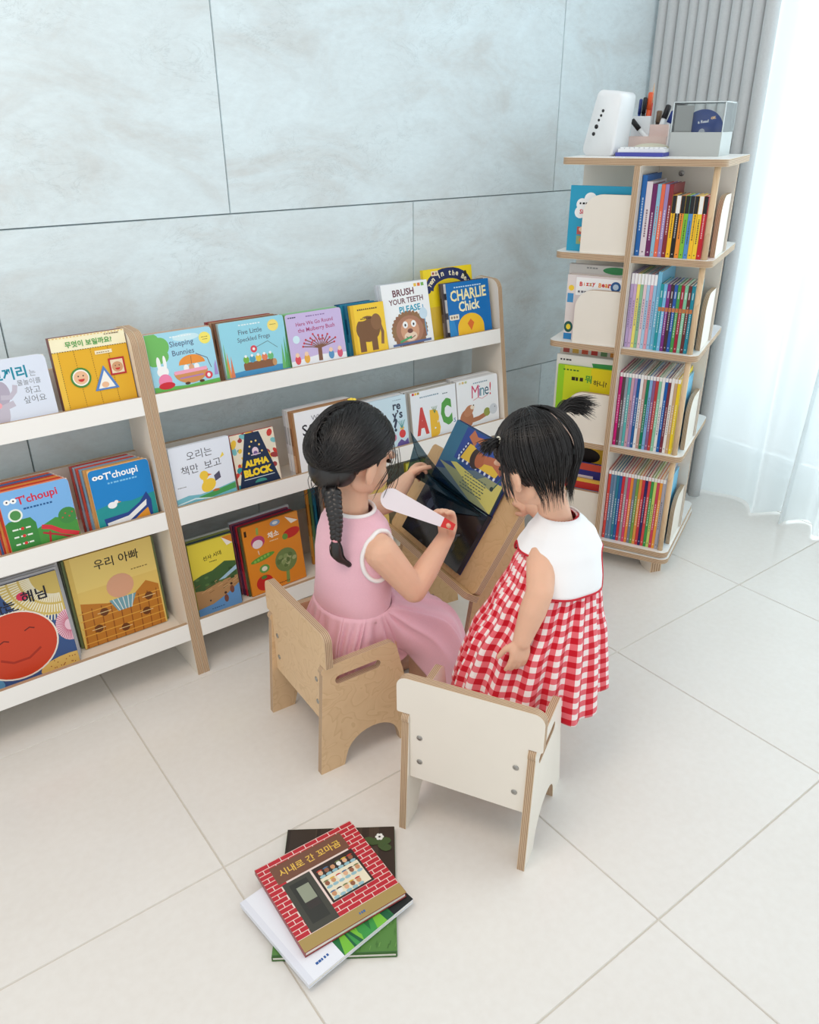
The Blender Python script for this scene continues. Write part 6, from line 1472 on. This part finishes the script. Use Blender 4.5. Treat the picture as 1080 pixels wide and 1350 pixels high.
# ---------------------------------------------------------------- younger girl, standing in front of the cream chair
TOx = (1.085, 1.000, 0)
K = empty('person', TOx); tag(K, 'toddler in a red gingham dress with a wide white collar standing by the cream chair', 'person')
KI = Matrix.Translation((-TOx[0], -TOx[1], 0))
FB = math.radians(72)                                            # body heading
fwd = Vector((math.cos(FB), math.sin(FB), 0)); lat = Vector((-math.sin(FB), math.cos(FB), 0))   # lat: her left
HK = Matrix.Translation((1.076, 1.020, 0.742)) @ Matrix.Rotation(math.radians(92), 4, 'Z') @ Matrix.Rotation(math.radians(24), 4, 'Y')
KB = [(0.196, 1.075, 0.995, 0.138, 0.180), (0.26, 1.079, 0.993, 0.131, 0.168), (0.34, 1.088, 0.990, 0.120, 0.150), (0.42, 1.100, 0.984, 0.104, 0.118), (0.50, 1.111, 0.978, 0.088, 0.092), (0.555, 1.117, 0.976, 0.074, 0.076), (0.590, 1.119, 0.976, 0.060, 0.062), (0.612, 1.118, 0.978, 0.046, 0.046), (0.624, 1.115, 0.982, 0.036, 0.036)]
def kb(z, ph, off=0.0):
    """ph = 0 front, +90 her left"""
    cx, cyy, rf, rl = lerp_table(KB, z); return Vector((cx, cyy, z)) + fwd * ((rf + off) * math.cos(ph)) + lat * ((rl + off) * math.sin(ph))
mb = MBW(TOx)
head(mb, HK, 0.93)
chain(mb, [(1.113, 0.982, 0.600), (1.104, 0.994, 0.650), (1.094, 1.004, 0.690)], [0.034, 0.032, 0.036], 14)
chain(mb, [(1.095, 0.988, 0.33), (1.105, 0.984, 0.43), (1.112, 0.981, 0.53)], [0.080, 0.076, 0.064], 18)
def front_of(px, py, off):
    d = ray(px, py).normalized(); t = 1.0
    while t < 2.4:
        P = CAM_P + d * t; cx, cyy, rf, rl = lerp_table(KB, P.z); v = P - Vector((cx, cyy, P.z))
        if (v.dot(fwd) / (rf + off)) ** 2 + (v.dot(lat) / (rl + off)) ** 2 < 1: return P
        t += 0.002
    return P
SL = front_of(716, 710, -0.030); SRr = Vector((1.118, 0.977, 0.560)) - lat * 0.056
chain(mb, [(1.117, 0.979, 0.565), SL], [0.036, 0.032], 14); chain(mb, [(1.117, 0.979, 0.565), SRr], [0.036, 0.032], 14)
EL = front_of(712, 780, 0.026); WLk = front_of(688, 845, 0.022)
chain(mb, [SL, SL.lerp(EL, 0.5), EL], [0.033, 0.031, 0.0275], 16); chain(mb, [EL, EL.lerp(WLk, 0.4), WLk], [0.0275, 0.0275, 0.0190], 16)
hd_ = (front_of(682, 880, 0.016) - WLk)
hand(mb, WLk, hd_, CAM_F * 0.8 + CAM_R * -0.35, True, 0.84, (0.28, 0.34, 0.38, 0.42), (0.45, 0.35), 0.10)
HR = RB + s_ * 0.262 + n_ * 0.016 - e_ * 0.004; ER = SRr.lerp(HR, 0.5) + Vector((0.035, -0.02, -0.035)); WRk = ER.lerp(HR, 0.78)
chain(mb, [SRr, SRr.lerp(ER, 0.5), ER], [0.033, 0.030, 0.0265], 14); chain(mb, [ER, WRk], [0.0265, 0.0185], 14)
hand(mb, WRk, (HR - WRk), -n_, False, 0.84, (0.35, 0.35, 0.4, 0.45), (0.3, 0.3))
for sg in (-1, 1):
    hip = Vector((1.085, 0.992, 0.32)) + lat * (sg * 0.045); kn = Vector((1.082, 1.000, 0.175)) + lat * (sg * 0.052); an = Vector((1.080, 0.998, 0.045)) + lat * (sg * 0.055)
    chain(mb, [hip, kn, kn.lerp(an, 0.4), an], [0.058, 0.040, 0.037, 0.027], 14)
    chain(mb, [an + Vector((0, 0, -0.020)) - fwd * 0.012, an + Vector((0, 0, -0.025)) + fwd * 0.045, an + Vector((0, 0, -0.029)) + fwd * 0.075], [0.023, 0.019, 0.015], 12)
bake(mb, 'body', 0.0025, 7, K, SKIN)
eyes(KI @ HK, 0.93, K)
def gingham():
    m = mat('red_gingham', (220, 60, 70), 0.85, 0.15, sheen=0.2); nt, b = nodes_of(m)
    uvn = nt.nodes.new('ShaderNodeUVMap'); uvn.uv_map = 'cloth'; sp = nt.nodes.new('ShaderNodeSeparateXYZ'); nt.links.new(uvn.outputs[0], sp.inputs[0]); st = []
    for ax in ('X', 'Y'):
        fr = nt.nodes.new('ShaderNodeMath'); fr.operation = 'FRACT'; nt.links.new(sp.outputs[ax], fr.inputs[0])
        gt = nt.nodes.new('ShaderNodeMath'); gt.operation = 'GREATER_THAN'; gt.inputs[1].default_value = 0.5; nt.links.new(fr.outputs[0], gt.inputs[0]); st.append(gt)
    ad = nt.nodes.new('ShaderNodeMath'); ad.operation = 'ADD'; nt.links.new(st[0].outputs[0], ad.inputs[0]); nt.links.new(st[1].outputs[0], ad.inputs[1])
    hf = nt.nodes.new('ShaderNodeMath'); hf.operation = 'MULTIPLY'; hf.inputs[1].default_value = 0.5; nt.links.new(ad.outputs[0], hf.inputs[0])
    rp = nt.nodes.new('ShaderNodeValToRGB'); rp.color_ramp.interpolation = 'CONSTANT'; e = rp.color_ramp.elements
    e[0].position = 0; e[0].color = rgb(250, 238, 236); e[1].position = 0.75; e[1].color = rgb(206, 22, 42); x = e.new(0.25); x.color = rgb(236, 112, 122)
    nt.links.new(hf.outputs[0], rp.inputs['Fac']); nt.links.new(rp.outputs['Color'], b.inputs['Base Color']); return m
GING = gingham()
N = 300; J = 70; rows = []; PITCH_V = 0.0265; NR = 38
def kfold(ph, t):
    return (math.sin(ph * 17 + 1.2 * math.sin(ph * 4) + 0.6) * 0.0085 + math.sin(ph * 7 + 2.0) * 0.006) * smoothstep(0.05, 0.9, t) + math.sin(ph * 34 + 1) * 0.0022 * (1 - t)
for j in range(J + 1):
    t = 1 - j / J; z = 0.196 + (0.624 - 0.196) * (j / J)
    rows.append([kb(z, 2 * PI * i / N, kfold(2 * PI * i / N, t)) + Vector((0, 0, 0.010 * math.sin(2 * PI * i / N * 5) * t ** 4)) - Vector(TOx) for i in range(N)])
def kuv(i, j):
    ph = 2 * PI * i / N; z = 0.196 + 0.428 * j / J
    return (NR * i / N, z / PITCH_V * 1.02 + 0.25 * math.sin(ph * 3))
grid_mesh('dress', rows, GING, K, uv=kuv)
COLLAR = mat('white_collar_cotton', (250, 250, 252), 0.8, 0.15, sheen=0.2); REDP = mat('red_piping', (200, 30, 48), 0.7)
def clow(ph):
    a = abs((math.degrees(ph) % 360) - 180)                     # 0 at the middle of the back
    if a < 40: return 0.484
    if a < 56: return 0.484 + (0.556 - 0.484) * smoothstep(40, 56, a)
    if a < 118: return 0.556
    return 0.556 - 0.040 * smoothstep(118, 150, a)
N2 = 160; rows = []
for j in range(19):
    R = []
    for i in range(N2):
        ph = 2 * PI * i / N2; z1 = 0.627; z0 = clow(ph); z = z1 + (z0 - z1) * j / 18
        R.append(kb(z, ph, 0.0055 + 0.006 * (j / 18) + 0.0015 * math.sin(ph * 9) * (j / 18)) - Vector(TOx))
    rows.append(R)
grid_mesh('collar', rows, COLLAR, K, thick=0.002)
mb = MB(); P = [Vector(q) for q in rows[-1]]; mb.tube(P + [P[0], P[1]], 0.0026, 8, cap=False); mb.build('collar_piping', REDP, K)
# hair: short bob with two small bunches
HKl = KI @ HK
def keepK(q): return not ((q.x > 0.048 and q.z < 0.050) or (q.x > 0.002 and q.z < -0.012) or (q.z < -0.050))
scalp_cap('hair', HKl, 0.93, keepK, K, grow=0.008)
mb = MB(); mb.tube([Vector((-0.012 + 0.0985 * math.sin(a), 0.004 * math.sin(a * 5), 0.020 + 0.0905 * math.cos(a))) * 0.93 * 1.004 for a in [-1.62 + 0.085 * q for q in range(12)]], [0.0004, 0.0008, 0.0010] + [0.0012] * 6 + [0.0010, 0.0008, 0.0004], 6)
mb.build('hair_part', mat('scalp', (176, 150, 136), 0.6), K, HKl)
rn = random.Random(91); paths = []; cK = Vector((-0.012, 0, 0.020)); rK = Vector((0.0985, 0.0845, 0.0905))
# lower bob: strands falling to the nape
for k in range(1500):
    ph = rn.uniform(-PI, PI); th = rn.uniform(0.03, 1.5); d = Vector((math.sin(th) * math.cos(ph), math.sin(th) * math.sin(ph), math.cos(th)))
    p0 = cK + Vector((d.x * rK.x, d.y * rK.y, d.z * rK.z))
    if not keepK(p0) or (abs(p0.y) < 0.0045 and p0.x < 0.0 and p0.z > 0.0): continue
    hz = Vector((d.x, d.y, 0))
    if hz.length < 0.05: hz = Vector((rn.uniform(-1, 0.2), rn.uniform(-1, 1), 0))
    hz.normalize()
    if hz.x > 0.25: hz = Vector((0.25, math.copysign(0.97, hz.y), 0)).normalized()
    end = 1.75 + rn.uniform(-0.15, 0.35) if hz.x < 0.1 else 1.50 + rn.uniform(-0.1, 0.2)
    P = []; lift = rn.uniform(0, 0.004)
    if end <= th: continue
    for i in range(9):
        a = th + (end - th) * i / 8; hh = d.lerp(hz, i / 8); hh.z = 0; hh.normalize()
        v = Vector((hh.x * math.sin(a), hh.y * math.sin(a), math.cos(a))); P.append(cK + Vector((v.x * (rK.x + lift), v.y * (rK.y + lift), v.z * (rK.z + lift))))
    if hz.x < 0.15 and rn.random() < 0.85:
        L = rn.uniform(0.050, 0.090) * (1.0 if hz.x < -0.3 else 0.6); P.append(P[-1] + Vector((0.020 * -hz.x, -hz.y * 0.020, -L * 0.4))); P.append(P[-1] + Vector((0.018 * -hz.x, -hz.y * 0.016, -L * 0.35))); P.append(P[-1] + Vector((0.004, 0, -L * 0.25)))
    paths.append([HKl @ (q * 0.93) for q in P])
for k in range(60):                                              # side locks in front of the ears
    s = 1 if k % 2 else -1; a = Vector((rn.uniform(0.0, 0.030), s * 0.080, rn.uniform(-0.01, 0.02))); P = [a, a + Vector((0.004, s * 0.002, -0.03)), a + Vector((0.006 + rn.uniform(-0.006, 0.006), -s * 0.002, -0.06 - rn.uniform(0, 0.012)))]
    paths.append([HKl @ (q * 0.93) for q in catmull(P, 4)])
# two bunches
bunches = []
def on_scalp(v, g=1.02):
    v = Vector(v).normalized(); return cK + Vector((v.x * rK.x, v.y * rK.y, v.z * rK.z)) * g
for s, base, dirs in ((-1, on_scalp((-0.12, -0.80, 0.62)), (Vector((-0.30, -0.9, 0.45)), Vector((-0.45, -0.8, -0.45)))), (1, on_scalp((0.30, 0.85, 0.42)), (Vector((0.15, 0.95, 0.10)), Vector((0.25, 0.75, -0.4))))):
    bunches.append((s, base))
    for k in range(240):
        j = Vector((rn.gauss(0, 0.16), rn.gauss(0, 0.10), rn.gauss(0, 0.20))); L = (0.088 if s < 0 else 0.042) * rn.uniform(0.6, 1.15); o = Vector((rn.gauss(0, 0.004), rn.gauss(0, 0.003), rn.gauss(0, 0.004)))
        a = base + o; b = a + (dirs[0] + j * 0.6).normalized() * L * 0.5; c = b + (dirs[1] + j).normalized() * L * 0.55
        paths.append([HKl @ (q * 0.93) for q in catmull([a, b, c], 5)])
    for k in range(120):                                         # hair drawn in towards the band
        d = Vector((rn.uniform(-0.6, 0.6), s * rn.uniform(0.05, 1.0), rn.uniform(0.1, 1.0))).normalized(); P = []
        for i in range(7):
            t = i / 6; v = d.lerp((base - cK).normalized(), t).normalized(); P.append(cK + Vector((v.x * (rK.x + 0.003), v.y * (rK.y + 0.003), v.z * (rK.z + 0.003))))
        paths.append([HKl @ (q * 0.93) for q in P])
hair_strands('hair_strands', paths, K, 0.0008)
for s, base in bunches:
    mb = MB(); q = base * 0.93; mb.lathe([(0.007, -0.004), (0.0105, -0.002), (0.0105, 0.002), (0.007, 0.004)], 16, M=Matrix.Translation(q) @ Vector((0, s, 0.3)).to_track_quat('Z', 'Y').to_matrix().to_4x4())
    mb.build('hair_tie', mat('teal_tie' if s < 0 else 'pearl_tie', (96, 196, 186) if s < 0 else (226, 222, 204), 0.5), K, HKl)
